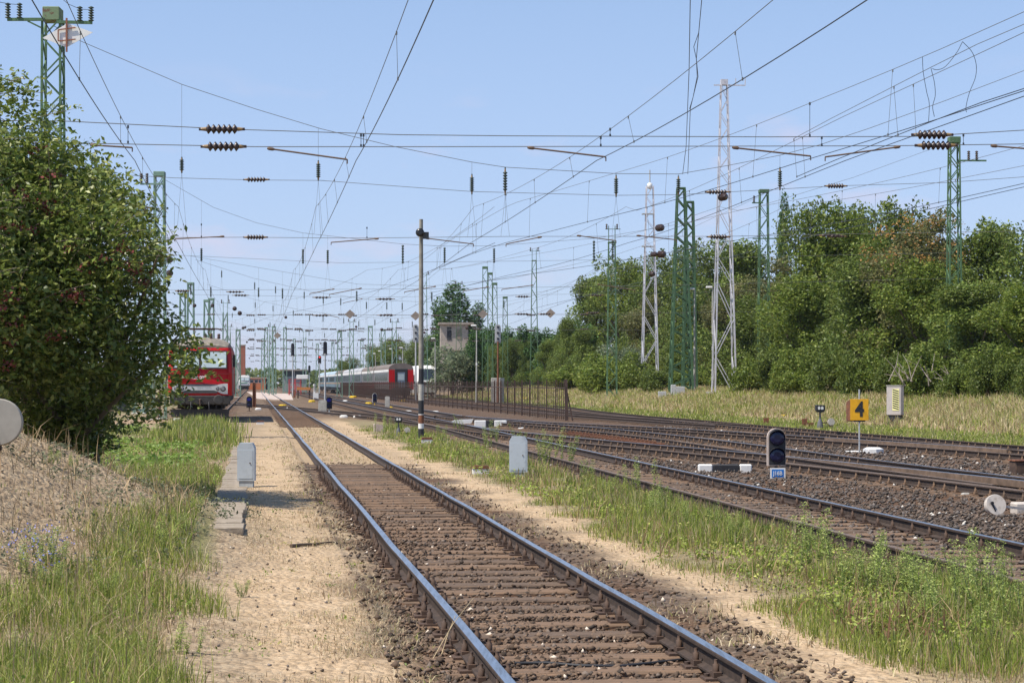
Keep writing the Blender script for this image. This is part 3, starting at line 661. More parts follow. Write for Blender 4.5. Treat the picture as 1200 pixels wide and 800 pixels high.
# ---------------------------------------------------------------- striped concrete pole with a dark lamp drum
g = G(493.5, 515); H_ = (g.z*0+ (EYE+(HY-257)*g.y/F))-g.z
t = thing('striped_pole', 'tall concrete pole with black and white bands at its foot', 'pole', g)
zz = lambda py: EYE+(HY-py)*g.y/F-g.z
rr_ = lambda z: .098-.035*z/H_
for (a, c, m) in ((530, 502, black), (502, 496, white), (496, 486, rust_paint), (486, 485, white), (485, 469, black), (469, 450, concrete), (450, 432, black), (432, 257, mat('weathered_pole', (.33, .31, .26), rough=.85, c2=(.20, .19, .16), scale=5))):
    b = MB(); z0 = zz(a); z1 = zz(c); b.lathe([(rr_(z0), z0), (rr_(z1), z1)], 16); b.build('painted_band' if a <= 530 and c > 400 else 'shaft', m, t)
b = MB(); b.lathe([(.10, 0), (.145, .03), (.145, .10), (.07, .12)], 16, (-.03, -.11, zz(273)), (0, -1, 0)); b.box(-.03, .26, -.04, .04, zz(280), zz(272)); b.build('insulator_drum', black_enamel, t)

# ---------------------------------------------------------------- striped cabinet on the verge
g = G(1048.5, 497); t = thing('trackside_cabinet', 'tall pale cabinet with a yellow and black striped panel on the grass', 'cabinet', g, R(-28)); k = g.y/88.6
b = MB(); b.box(-.33*k, .36*k, -.2*k, .25*k, .42*k, 1.76*k, bev=.02); b.build('housing', mat('cabinet_grey', (.55, .50, .47), rough=.8, c2=(.44, .39, .36), scale=4), t)
b = MB(); b.box(-.29*k, .32*k, -.16*k, .2*k, -.2, .42*k); b.build('plinth', black, t)
b = MB(); b.box(-.35*k, .38*k, -.22*k, .27*k, 1.762*k, 1.80*k); b.build('roof', concrete, t)
p = thing('warning_panel', None, None, (.11*k, -.2*k-.012, 1.13*k)); p.parent = t
b = MB(); b.box(-.16*k, .16*k, 0, .008, -.5*k, .5*k); b.build('panel', mat('pale_yellow_panel', (.85, .80, .35), rough=.5, var=.05), p)
b = MB(); n_ = 9
for i in range(n_):
    z = -.46*k+.92*k*(i+.3)/n_
    b.add([(-.14*k, -.004, z+.05*k), (.14*k, -.004, z-.035*k), (.14*k, -.004, z+.015*k), (-.14*k, -.004, z+.10*k)], [(0, 1, 2, 3)])
b.build('stripes', black, p)

# ---------------------------------------------------------------- iron picket fence
def fence(p0, p1, label, h_=2.0):
    t = thing('picket_fence', label, 'fence'); a = Vector(p0); c = Vector(p1); L_ = (c-a).length; n = int(L_/3.0)
    d = (c-a).normalized()
    b = MB()
    for z in (.25, h_-.35): b.bar(a+Vector((0, 0, z)), c+Vector((0, 0, z)), .04, .05)
    b.build('rails', fen, t)
    b = MB()
    m = int(L_/.62)
    for i in range(m+1):
        q = a+d*(L_*i/m); b.bar(q+Vector((0, 0, .02)), q+Vector((0, 0, h_)), .035, .035)
    tag(b.build('pickets', fen, t), kind='stuff')
    for i in range(n+1):
        q = a+d*(L_*i/n); b = MB(); b.bar((0, 0, -.1), (0, 0, h_+.08), .07, .07); b.build('post', fen, t, q)
fen = mat('fence_brown', (.075, .045, .035), rough=.8, var=.35, scale=6)
fence((2.75, 98.5, 0), (-3.3, 141, 0), 'rusty brown iron picket fence, nearest stretch ending at the braced post')
fence((-3.3, 141.2, 0), (-11.4, 196, 0), 'rusty brown iron picket fence in front of the red coach end')
fence((-11.4, 196.2, 0), (-28.4, 318, 0), 'rusty brown iron picket fence, farthest stretch along the coaches')
g = Vector((2.8, 98.2, 0)); b = MB(); b.bar(g, g+Vector((-.05, 0, 2.1)), .16, .16); b.bar(g+Vector((.32, 0, -.1)), g+Vector((0, 0, 1.5)), .07, .07)
tag(b.build('end_post', fen), 'thick braced iron post at the near end of the picket fence', 'post')

# ================================================================ trains
def loft(b, secs, mi=0, sm=False, caps=True):
    K = len(secs[0]); V = [p for s in secs for p in s]
    b.add(V, [(i*K+k, (i+1)*K+k, (i+1)*K+(k+1) % K, i*K+(k+1) % K) for i in range(len(secs)-1) for k in range(K)], mi, sm)
    if caps: b.add(secs[0], [tuple(range(K))], mi); b.add(secs[-1], [tuple(range(K-1, -1, -1))], mi)
def wheelset(t, y, z=.16):
    for s in (-1, 1):
        b = MB(); b.lathe([(.48, -.06), (.5, -.02), (.5, .03), (.44, .07)], 20, (s*.75, y, z+.5), (s, 0, 0)); b.build('wheel', under, t)
def locomotive(label, x, y, body_m, lower_m, roof_m, front='swoosh', number=None, rz=AZ, detail=True, L_=17.5):
    t = thing('locomotive', label, 'locomotive', (x, y, 0), rz); Z = RT
    half = 1.49
    def sec(yy, top, hw, z0=1.15): return [(-hw, yy, Z+z0), (hw, yy, Z+z0), (hw, yy, Z+top-.5), (hw-.06, yy, Z+top-.08), (-hw+.06, yy, Z+top-.08), (-hw, yy, Z+top-.5)]
    b = MB()
    # raked cab: lower front sticks out, windscreen leans back
    def fsec(yy_low, yy_mid, yy_top, hw):
        return [(-hw, yy_low, Z+1.15), (hw, yy_low, Z+1.15), (hw, yy_mid, Z+2.25), (hw-.03, yy_top, Z+3.42), (-hw+.03, yy_top, Z+3.42), (-hw, yy_mid, Z+2.25)]
    loft(b, [fsec(.10, .0, .42, half-.14), fsec(.28, .18, .58, half), fsec(L_-.28, L_-.18, L_-.58, half), fsec(L_-.1, L_, L_-.42, half-.14)])
    b.build('body', body_m, t)
    b = MB(); n = 9
    def rsec(yy, hw, h_): return [(hw*math.cos(math.pi*k/n), yy, Z+3.425+h_*math.sin(math.pi*k/n)**.7) for k in range(n+1)]
    loft(b, [rsec(.42, half-.2, .12), rsec(.72, half-.05, .40), rsec(1.6, half-.03, .52), rsec(L_-1.6, half-.03, .52), rsec(L_-.5, half-.2, .15)], sm=False)
    b.build('roof', roof_m, t)
    # windscreens
    for s in (-1, 1):
        x0, x1 = (.06, 1.22) if s > 0 else (-1.22, -.06)
        f = lambda z: (-.005+(.42)*(z-2.25)/(1.17))
        for (gx0, gx1, z0, z1, off, m, nm) in ((x0-.05, x1+.05, 2.42, 3.28, .012, black, 'window_frame'), (x0, x1, 2.48, 3.22, .022, glass, 'windscreen')):
            b = MB(); b.add([(gx0, f(z0)-off, Z+z0), (gx1, f(z0)-off, Z+z0), (gx1, f(z1)-off, Z+z1), (gx0, f(z1)-off, Z+z1), (gx0, f(z0)-off+.009, Z+z0), (gx1, f(z0)-off+.009, Z+z0), (gx1, f(z1)-off+.009, Z+z1), (gx0, f(z1)-off+.009, Z+z1)],
                [(0, 1, 2, 3), (7, 6, 5, 4), (0, 4, 5, 1), (1, 5, 6, 2), (2, 6, 7, 3), (3, 7, 4, 0)]); b.build(nm, m, t)
    fy = lambda z: .10-.10*(z-1.15)/1.1
    if front == 'swoosh':
        # white pinched band carrying the headlights
        n = 16; up = []; lo = []
        for i in range(n+1):
            x_ = -1.3+2.6*i/n; q = abs(x_)/1.3
            up.append((x_, 1.60+.12*smooth(.35, .9, q)+.0)); lo.append((x_, 1.40-.18*smooth(.5, .85, q)))
        def strip(U_, L2, off, m, nm, parent=t):
            b = MB(); k = len(U_)
            V = [(p[0], fy(p[1])-off, Z+p[1]) for p in L2]+[(p[0], fy(p[1])-off, Z+p[1]) for p in U_]
            V += [(p[0], fy(p[1])-off+.012, Z+p[1]) for p in L2]+[(p[0], fy(p[1])-off+.012, Z+p[1]) for p in U_]
            b.add(V, [(i, i+1, k+i+1, k+i) for i in range(k-1)]+[(i+k, i+1+k, 3*k+i+1, 3*k+i) for i in range(k-1)]+[(i, 2*k+i, 2*k+i+1, i+1) for i in range(k-1)]); return b.build(nm, m, parent)
        strip(up, lo, .02, white, 'headlight_band')
        lo2 = [(x_, z-.0) for x_, z in lo[3:-3]]; lo3 = [(x_, 1.26) for x_, z in lo[3:-3]]
        strip(lo2, lo3, .024, mat('grille_grey', (.09, .09, .09), rough=.6), 'grille')
        u2 = [(x_, z+.005) for x_, z in up[3:-3]]; u3 = [(x_, 1.69) for x_, z in up[3:-3]]
        strip(u3, u2, .024, mat('slate_panel', (.10, .12, .14), rough=.5), 'upper_grille')
        for s in (-1, 1):
            for (xx, r_) in ((1.08, .125), (.83, .085)):
                b = MB(); b.lathe([(r_, 0), (r_, .03), (r_*.72, .035)], 18, (s*xx, fy(1.45)-.025, Z+1.47+(.0 if xx > 1 else .01)), (0, -1, 0)); h_ = b.build('headlight', black_enamel, t)
                b = MB(); b.lathe([(r_*.7, 0), (r_*.62, .018)], 16, (s*xx, fy(1.45)-.062, Z+1.47+(.0 if xx > 1 else .01)), (0, -1, 0)); b.build('lamp_glass', mat('lamp_glass', (.25, .25, .27), rough=.15), h_)
        b = MB(); b.bar((0, -.02, Z+2.36), (0, -.02, Z+2.22), 2.9, .02); 
        b = MB(); b.box(-1.42, 1.42, -.03, -.008, Z+2.16, Z+2.19); b.build('body_crease', darkred, t)
    else:
        b = MB(); b.box(-.9, .9, fy(1.9)-.02, fy(1.9)+.02, Z+1.75, Z+1.95); b.build('front_stripe', mat('green_stripe', (.1, .3, .16), rough=.5), t)
        for s in (-1, 1):
            b = MB(); b.lathe([(.13, 0), (.10, .04)], 12, (s*1.05, fy(1.5)-.01, Z+1.5), (0, -1, 0)); b.build('headlight', black_enamel, t)
    for s in (-1, 1):
        b = MB(); b.bar((s*.25, .09, Z+2.44), (s*.85, .28, Z+3.0), .022); b.bar((s*.62, .17, Z+2.75), (s*1.02, .32, Z+3.1), .03, .015); b.build('wiper', black, t)
    b = MB(); b.box(-1.36, -1.05, fy(1.28)-.02, fy(1.28)+.03, Z+1.17, Z+1.27); b.build('socket_box', under, t)
    if number: text_mesh(number, .22, white, t, (-.05, -.035, Z+2.0), bold=.008, sx=.95)
    # underframe, buffers, coupler, bogies
    b = MB(); b.box(-1.42, 1.42, .06, .5, Z+.72, Z+1.148, bev=.03); b.build('buffer_beam', lower_m, t)
    b = MB(); b.box(-1.4, 1.4, .5, L_-.5, Z+.85, Z+1.15); b.build('underframe', under, t)
    for s in (-1, 1):
        b = MB(); b.lathe([(.10, 0), (.09, -.25), (.07, -.26), (.07, -.42)], 14, (s*.875, .05, Z+.95), (0, 1, 0)); b.lathe([(.2, 0), (.24, .02), (.24, .05), (.1, .06)], 18, (s*.875, -.42, Z+.95), (0, 1, 0)); b.build('buffer', under, t)
    b = MB(); b.bar((0, .05, Z+.95), (0, -.28, Z+.93), .09); b.tube([(0, -.28, Z+.97), (0.02, -.34, Z+.75), (0, -.30, Z+.5), (-.02, -.18, Z+.55)], .035, 6); b.build('coupling', iron, t)
    for s in (-.42, .42): b = MB(); b.tube([(s, .04, Z+.85), (s, -.14, Z+.7), (s*1.05, -.16, Z+.42), (s*1.05, -.05, Z+.3)], .025, 6); b.build('brake_hose', black, t)
    b = MB(); b.prism([(-1.35, .30), (1.35, .30), (1.38, .66), (-1.38, .66)], .22, .30); b.build('snow_plough', under, t)
    for yb in (3.6, L_-3.6):
        b = MB()
        for s in (-1, 1): b.box(s*1.05-.07, s*1.05+.07, yb-1.9, yb+1.9, Z+.5, Z+.85)
        b.box(-1.0, 1.0, yb-.3, yb+.3, Z+.45, Z+.85); b.build('bogie_frame', under, t)
        for d in (-1.3, 1.3): wheelset(t, yb+d)
    for s in (-1, 1):
        b = MB(); b.box(s*(half+.10)-.06, s*(half+.10)+.06, .75, .85, Z+2.5, Z+3.1, bev=.02); b.bar((s*half, .8, Z+2.9), (s*(half+.1), .8, Z+2.9), .04); b.build('mirror', black, t)
        b = MB(); b.box(min(s*half, s*(half+.008)), max(s*half, s*(half+.008)), 1.0, 1.75, Z+1.2, Z+3.2); d_ = b.build('cab_door', darkred if front == 'swoosh' else grey_metal, t)
        b = MB(); b.box(min(s*(half+.009), s*(half+.014)), max(s*(half+.009), s*(half+.014)), 1.1, 1.65, Z+2.4, Z+3.05); b.build('door_window', darkglass, d_)
        b = MB(); b.tube([(s*(half+.05), .92, Z+1.2), (s*(half+.05), .92, Z+2.4)], .018, 6); b.build('handrail', grey_metal, t)
    if detail:
        for x_ in (-.14, .10): b = MB(); b.lathe([(.10, 0), (.10, .10), (.08, .11)], 14, (x_*1.0, .36, Z+3.62), (0, -1, 0)); b.build('top_lamp', black_enamel, t)
        p = thing('pantograph', None, None, (0, 3.2, Z+3.95)); p.parent = t
        b = MB()
        for s in (-1, 1):
            b.tube([(s*.45, -.6, 0), (s*.45, .6, 0)], .03, 5); b.lathe([(.07, -.02), (.10, 0), (.07, .03), (.10, .06), (.06, .1)], 10, (s*.45, .5, -.12)); b.lathe([(.07, -.02), (.10, 0), (.07, .03), (.10, .06), (.06, .1)], 10, (s*.45, -.5, -.12))
            b.tube([(s*.42, .55, .04), (s*.3, -.55, .30)], .025, 5); b.tube([(s*.3, -.55, .30), (s*.45, .2, .42)], .02, 5)
        b.tube([(-.6, .2, .42), (.6, .2, .42)], .025, 5); b.build('pantograph_frame', iron, p)
        b = MB(); b.tube([(-.98, .2, .36), (-.75, .2, .47), (.75, .2, .47), (.98, .2, .36)], .03, 6); b.tube([(-.75, .45, .47), (.75, .45, .47)], .03, 6); b.build('collector_head', iron, p)
        for (xx, yy) in ((.5, 1.2), (.85, 1.9), (.2, 2.0), (-.6, 1.4)):
            b = MB(); b.lathe([(.05, 0), (.10, .05), (.05, .08), (.10, .13), (.05, .16), (.09, .21), (.04, .25)], 10, (xx, yy, Z+3.88)); b.build('roof_insulator', mat('insulator_brown', (.10, .055, .04), rough=.35), t)
    return t
xL = lambda y: -2.55-S*y
loc1 = locomotive('red electric locomotive with a white headlight band behind the leafy bush', xL(91), 91, red, under, roofgrey, number='480 009')
loc2 = locomotive('white locomotive far down the line right of the red locomotive', xL(520), 520, white, under, mat('pale_roof', (.5, .5, .48), rough=.6), front='plain', detail=False)
def coach(i, y0, cols, label, front=False, L_=24.6):
    x0 = -12.7-.141*(y0-220)
    t = thing('passenger_coach', label, 'coach', (x0, y0, 0), math.atan(.141), 'coaches of the long parked train'); Z = RT; h = 1.42
    lower, mid, roofm = cols
    b = MB(); b.box(-h, h, 0.05, L_, Z+1.05, Z+1.75); b.build('lower_side', lower, t)
    b = MB(); b.box(-h+.01, h-.01, 0.05, L_, Z+1.752, Z+3.3); b.build('upper_side', mid, t)
    b = MB(); n = 9; a = [(h*math.cos(math.pi*k/n), Z+3.302+.75*math.sin(math.pi*k/n)**.8) for k in range(n+1)]; b.prism(a, .1, L_); b.build('roof', roofm, t)
    b = MB(); b.box(-h-.012, -h+.0, .3, L_, Z+3.05, Z+3.32); b.box(h, h+.012, .3, L_, Z+3.05, Z+3.32); b.build('cantrail', white, t)
    b = MB(); b.box(-h-.02, -h-.004, .3, L_, Z+1.68, Z+1.80); b.build('waist_stripe', red if i < 2 else mat('orange_stripe', (.6, .3, .08), rough=.5), t)
    for k in range(10):
        y = 2.4+k*2.1
        for s in (-1, 1): b = MB(); b.box(min(s*h, s*(h+.014)), max(s*h, s*(h+.014)), y, y+1.35, Z+2.05, Z+2.9); b.build('window', darkglass, t)
    b = MB(); b.box(-1.2, 1.2, 1, L_-1, Z+.55, Z+1.05); b.build('underframe', under, t)
    for yb in (3.2, L_-3.2):
        b = MB(); b.box(-1.15, 1.15, yb-1.7, yb+1.7, Z+.35, Z+.8); b.build('bogie_frame', under, t)
        for d in (-1.25, 1.25): wheelset(t, yb+d)
    if front:
        for s in (-1, 1): b = MB(); b.box(s*1.08-.34, s*1.08+.34, -.02, .045, Z+1.0, Z+3.28); b.build('end_panel', red, t)
        b = MB(); b.box(-.74, .74, -.06, .04, Z+.95, Z+3.4, bev=.05); g_ = b.build('gangway', black, t)
        b = MB(); b.box(-.42, .42, -.075, -.061, Z+1.25, Z+3.0); b.build('gangway_door', mat('grey_blue_door', (.16, .20, .26), rough=.4), g_)
        b = MB(); b.box(-.36, .36, -.085, -.076, Z+2.1, Z+2.8); b.build('door_window', glass, g_)
        for s in (-1, 1): b = MB(); b.lathe([(.2, 0), (.24, .03), (.1, .05), (.08, .5)], 14, (s*.875, -.45, Z+1.0), (0, 1, 0)); b.build('buffer', under, t)
    return t
cream = mat('coach_light_grey', (.36, .34, .33), rough=.5, scale=2); cgrey = mat('coach_dark_grey', (.16, .145, .145), rough=.4, scale=2); croof = mat('coach_roof_brown', (.19, .155, .135), rough=.8, scale=1.5)
slate = mat('coach_slate', (.13, .15, .18), rough=.4, scale=2); lroof = mat('coach_silver_roof', (.42, .42, .43), rough=.6, scale=1.5); teal = mat('coach_blue', (.12, .20, .25), rough=.4, scale=2); broof = mat('coach_pale_blue_roof', (.40, .50, .56), rough=.5, scale=1.5)
sets = [((cream, cgrey, croof), 'grey coach with red end panels and an open gangway, nearest of the parked train'), ((red, cgrey, croof), 'second coach of the parked train with a brown roof and red skirt'),
        ((slate, slate, lroof), 'third coach of the parked train with a silver roof'), ((slate, slate, lroof), 'fourth coach of the parked train, slate sides and silver roof'), ((slate, slate, croof), 'fifth coach of the parked train, with a dark humped roof'),
        ((teal, teal, broof), 'sixth coach of the parked train, pale blue roof'), ((teal, teal, broof), 'seventh coach of the parked train, pale blue roof, near the far end'), ((teal, teal, broof), 'farthest coach of the parked train')]
for i, (c_, lb) in enumerate(sets): coach(i, 220+i*25.2, c_, lb, front=(i == 0))
# low floor train
def emu():
    y = 262; t = thing('commuter_train', 'white commuter train with a dark windscreen right of the striped pole', 'train', (-11.6, y, 0), AZ); Z = RT; h = 1.44
    def s_(yy, w_, z0, top): return [(-w_, yy, Z+z0), (w_, yy, Z+z0), (w_, yy, Z+top-.9), (w_*.86, yy, Z+top-.15), (w_*.5, yy, Z+top), (-w_*.5, yy, Z+top), (-w_*.86, yy, Z+top-.15), (-w_, yy, Z+top-.9)]
    b = MB(); loft(b, [s_(0, h*.86, .5, 2.0), s_(.25, h*.95, .4, 2.5), s_(1.5, h, .4, 3.9), s_(2.4, h, .4, 4.2), s_(20, h, .4, 4.2)]); b.build('body', white, t)
    b = MB(); b.add([(-1.1, .33, Z+2.3), (1.1, .33, Z+2.3), (.95, 1.42, Z+3.6), (-.95, 1.42, Z+3.6), (-1.1, .02, Z+2.35), (1.1, .02, Z+2.35), (.85, 1.0, Z+3.72), (-.85, 1.0, Z+3.72)], [(4, 5, 6, 7), (0, 4, 7, 3), (1, 2, 6, 5), (3, 7, 6, 2), (0, 1, 5, 4)]); b.build('windscreen', darkglass, t)
    b = MB(); b.box(-1.0, 1.0, -.03, .03, Z+1.55, Z+1.85); b.build('lamp_band', black_enamel, t)
    for s in (-1, 1): b = MB(); b.lathe([(.12, 0), (.09, .03)], 12, (s*.8, -.035, Z+1.7), (0, -1, 0)); b.build('headlight', glass, t)
    b = MB(); b.box(-1.2, 1.2, .1, .5, Z+.15, Z+.5); b.build('skirt', under, t)
    b = MB()
    for s in (-1, 1): b.box(min(s*h, s*(h+.01)), max(s*h, s*(h+.01)), 3, 19.5, Z+1.7, Z+2.9)
    b.build('side_windows', darkglass, t); wheelset(t, 2.2)
emu()

# ================================================================ buildings
brick = mat('red_brick', (.42, .14, .07), rough=.9, c2=(.30, .10, .06), scale=3)
render_ = mat('tower_render', (.50, .43, .36), rough=.9, c2=(.38, .32, .27), scale=1.2)
def win_grid(t, xs, zs, w_, h_, y, m=darkglass, frame=white):
    for x in xs:
        for z in zs:
            b = MB(); b.box(x-w_/2-.07, x+w_/2+.07, y-.03, y+.02, z-.07, z+h_+.07); f = b.build('window', frame, t)
            b = MB(); b.box(x-w_/2, x+w_/2, y-.05, y-.032, z, z+h_); b.build('pane', m, f)
# abandoned signal tower
Y = 300.0; c = P3(532, 449, Y); t = thing('signal_tower', 'derelict pale signal box tower with a flat roof among the trees', 'signal box', (c.x, Y, 0), .06)
b = MB(); b.box(-2.1, 2.1, -1.8, 2.2, -.5, 7.0); b.build('shaft', render_, t)
b = MB(); b.box(-2.15, 2.15, -2.2, 2.4, 7.0, 11.0); b.build('upper_room', render_, t)
b = MB(); b.box(-2.45, 3.0, -2.7, 3.0, 11.0, 11.32); b.build('roof', mat('roof_edge', (.36, .30, .25), rough=.9, scale=2), t)
b = MB(); b.box(-1.15, -.45, -2.26, -2.21, 8.6, 10.6); b.build('window_opening', black, t)
b = MB(); b.box(.35, 1.15, -2.26, -2.21, 8.7, 10.3); b.build('boarded_window', mat('board', (.28, .22, .17), rough=.9), t)
b = MB(); b.box(2.152, 2.2, -1.6, 1.8, 8.4, 10.6); b.build('side_window', black, t)
# far orange building
c = P3(301.5, 456, 560); t = thing('brick_hut', 'low orange brick building with dark windows beyond the white locomotive', 'building', (c.x, 560, 0), .1)
b = MB(); b.box(-2.6, 2.4, 0, 6, 0, 3.3); b.build('wall', mat('orange_brick', (.55, .17, .06), rough=.9, var=.12, scale=1), t)
b = MB(); b.box(-2.8, 2.7, -.2, 6.2, 3.3, 3.65); b.build('roof', mat('pink_roof_edge', (.5, .33, .25), rough=.9), t)
win_grid(t, (-1.6, -.3, .9), (2.1,), .9, .8, 0)
b = MB(); b.box(2.45, 3.2, 1, 6, 0, 3.2); b.build('annex', black, t)
c = P3(284, 449, 700); t = thing('chimney_tower', 'tall plain red brick tower behind the white locomotive', 'tower', (c.x, 700, 0), .1)
b = MB(); b.box(-1.1, 1.1, -1, 1, 0, 15.6); b.build('shaft', brick, t); b = MB(); b.box(-1.25, 1.25, -1.15, 1.15, 15.6, 16.0); b.build('cap', concrete, t)
c = P3(274, 449, 640); t = thing('pale_shed', 'pale flat roofed shed behind the far end of the red locomotive', 'shed', (c.x, 640, 0), .1)
b = MB(); b.box(-2.6, 1.6, 0, 8, 0, 8.6); b.build('wall', mat('pale_render', (.5, .5, .46), rough=.9, scale=1), t); b = MB(); b.box(-2.8, 1.8, -.2, 8.2, 8.6, 8.9); b.build('roof', concrete, t)
# raised signal cabin with dark windows over the yard
c = P3(345, 449, 420); t = thing('yard_cabin', 'low cabin with a band of dark windows beyond the red lattice trestle', 'cabin', (c.x, 420, 0), .1)
b = MB(); b.box(-2.6, 2.5, 0, 4, 0, 3.4); b.build('wall', mat('cabin_wall', (.30, .32, .30), rough=.8, scale=1), t); b = MB(); b.box(-3.2, 2.9, -.6, 4.4, 4.65, 4.95); b.build('roof', mat('pale_brown_roof', (.38, .32, .27), rough=.8), t)
b = MB(); b.box(-2.5, 2.4, .05, 3.9, 3.4, 4.65); b.build('window_band', darkglass, t)
for x in (-2.55, 0, 2.45): b = MB(); b.box(x-.06, x+.06, -.02, .04, 3.4, 4.65); b.build('mullion', white, t)
# red lattice trestle with white sheet, orange trestle, white post
c = P3(346, 449, 300); t = thing('red_scaffold', 'red lattice scaffold with a white sheet on top', 'scaffold', (c.x, 300, 0))
b = MB()
for x in (-1.0, -.1, .8):
    for yy in (0, 1.2): b.bar((x, yy, 0), (x, yy, 2.5), .09)
for z in (.6, 1.3, 2.0, 2.5):
    for yy in (0, 1.2): b.bar((-1.0, yy, z), (.8, yy, z), .08)
for x in (-1.0, -.1): b.bar((x, 0, .6), (x+.9, 0, 2.0), .06); b.bar((x+.9, 0, .6), (x, 0, 2.0), .06)
b.build('lattice', mat('faded_red', (.50, .06, .06), rough=.6), t)
b = MB(); b.box(.2, 2.0, -.1, 1.0, 2.55, 3.2, bev=.05); b.build('white_sheet', white, t)
c = P3(356, 449, 240); t = thing('orange_trestle', 'long orange topped trestle with two dark legs in the yard', 'trestle', (c.x, 240, 0))
b = MB(); b.box(-.85, .85, -.3, .3, 1.05, 1.4); b.build('top_beam', mat('orange_timber', (.5, .2, .06), rough=.8), t)
b = MB(); b.box(-.8, .8, -.25, .25, .62, .72); b.build('rail', iron, t)
for x in (-.72, .72): b = MB(); b.box(x-.07, x+.07, -.2, .2, 0, 1.05); b.build('leg', iron, t)
c = P3(368.5, 449, 230); t = thing('white_marker_post', 'white post with a stepped white base in the yard', 'post', (c.x, 230, 0))
b = MB(); b.lathe([(.12, 0), (.10, 1.5), (.17, 1.6), (.15, 1.8)], 10); b.build('shaft', white, t); b = MB(); b.box(-.15, .5, -.2, .2, 0, .75); b.build('base', white, t)
# rusty H post and short posts
g = G(298, 477); b = MB(); b.box(-.13, -.07, -.1, .1, 0, 1.95); b.box(.07, .13, -.1, .1, 0, 1.9); b.box(-.07, .07, -.02, .02, 0, 1.93); tag(b.build('rusty_post', rust_paint, None, g), 'rusty double iron post left of the far nearest track', 'post')
g = G(345, 466); b = MB(); b.box(-.12, .12, -.1, .1, 0, 1.0); tag(b.build('rusty_stump', rust_paint, None, g), 'short rusty stump left of the orange trestle', 'post')
for px, py, h_, lb in ((187, 490, .9, 'dark iron post at the left of the red locomotive'),): 
    g = G(px, py); b = MB(); b.box(-.06, .06, -.06, .06, 0, h_*1.6); tag(b.build('iron_post', iron, None, g), lb, 'post')
g = G(242, 487); t = thing('marker_rod', 'thin white and grey rod standing in front of the red locomotive', 'rod', g); b = MB(); b.tube([(0, 0, 0), (0, 0, 1.15)], .02, 6); b.build('rod', white, t); b = MB(); b.box(-.2, -.02, 0, .02, .3, 1.0); b.build('brown_board', mat('dull_brown', (.12, .05, .04), rough=.7), t)
# sandy platform patch in the yard
g0, g1 = G(331, 459), G(372, 463)
b = MB(); b.add([(-30.5, 230, .06), (-24.5, 215, .06), (-38, 330, .06), (-58, 420, .06), (-30.5, 230, -.2), (-24.5, 215, -.2), (-38, 330, -.2), (-58, 420, -.2)], [(0, 1, 2, 3), (0, 4, 5, 1), (1, 5, 6, 2), (3, 7, 4, 0)]); tag(b.build('loading_pavement', mat('pink_gravel', (.52, .42, .36), rough=.95, scale=1), None), kind='structure')
# low depot behind the bush
t = thing('depot_shed', 'low dull brick depot half hidden behind the leafy bush', 'shed', (-34, 128, 0), .13)
b = MB(); b.box(-9, 7.5, 0, 10, 0, 2.9); b.build('wall', mat('dull_brick', (.24, .15, .12), rough=.9, scale=1), t); b = MB(); b.box(-9.3, 7.8, -.3, 10.3, 2.9, 3.15); b.build('roof', croof, t)
win_grid(t, (-6, -3, 0, 3, 6), (1.2,), 1.0, 1.1, 0)
for k, (px, py) in enumerate(((208, 492.5), (214, 492.5))): flat(px+(0 if k == 0 else 12), py, .25, .12, white, 'chock', ['left white wheel chock below the red locomotive', 'right white wheel chock below the red locomotive'][k], 'chock')

# ================================================================ light signals and lamps
siglight = mat('red_signal_light', (1.0, .03, .02), rough=.4, emit=3.0, var=0)
def signal(px, ytop, ybase, Yd, label, n=3, lit=False, head=grey_metal, polem=grey_metal, w_=.5, hh=1.5, cab=False, face=black):
    c = P3(px, ytop, Yd); t = thing('light_signal', label, 'signal', (c.x, Yd, 0), .05); z1 = c.z; z0 = z1-hh
    b = MB(); b.lathe([(.11, tz(c.x, Yd)-.2), (.075, z0+.05)], 10); b.build('pole', polem, t)
    k_ = 10; a = w_/2
    prof = lambda s, y_: [(-a*s, z0), (a*s, z0)]+[(a*s*math.cos(math.pi*k/k_), z1-a+a*s*math.sin(math.pi*k/k_)) for k in range(k_+1)]
    b = MB(); b.prism(prof(1.0, 0), 0, .2); h_ = b.build('signal_head', head, t)
    b = MB(); b.prism([(x*.68, z0+.12+(z-z0)*.88) for x, z in prof(1, 0)], -.02, -.002); b.build('backboard', face, t)
    for i in range(n):
        z = z0+.28+(hh-.55)*i/max(1, n-1); on = lit and i == n-1
        b = MB(); b.lathe([(.10, 0), (.10, .05)], 12, (0, -.03, z), (0, -1, 0)); b.build('lamp', siglight if on else lens, t)
        b = MB(); b.box(-.12, .12, -.22, -.03, z+.11, z+.13); b.build('hood', black, t)
    b = MB(); b.box(-.28, .28, .1, .35, z0-.1, z0); b.build('platform', grey_metal, t)
    if cab: b = MB(); b.box(-.62, .62, .2, .8, 0, 2.4, bev=.03); b.build('cabinet', concrete, t)
signal(583.5, 380, 474, 180, 'grey three lamp signal on a rusty pole with a cabinet at its foot', polem=rust_paint, cab=True, hh=1.65, w_=.56, face=grey_metal)
signal(487.2, 380, 470, 200, 'grey three lamp signal just behind the striped pole', hh=1.8, w_=.6, face=grey_metal)
signal(343, 402, 465, 290, 'dark signal head on a thin mast above the yard cabin', head=black, n=4, hh=1.9, w_=.5)
signal(374.5, 416.5, 465, 330, 'signal showing a red light above the long coaches', head=black, n=2, lit=True, hh=1.3, w_=.55)
signal(381, 400, 468, 200, 'dark signal head on a mast in front of the long coaches', head=black, n=3, hh=1.3, w_=.4)
signal(362.5, 428, 465, 420, 'far small dark signal head right of the yard cabin', head=black, n=2, hh=1.6, w_=.5)
signal(319.5, 427, 460, 420, 'far small dark signal head above the nearest track', head=black, n=2, hh=1.6, w_=.5)
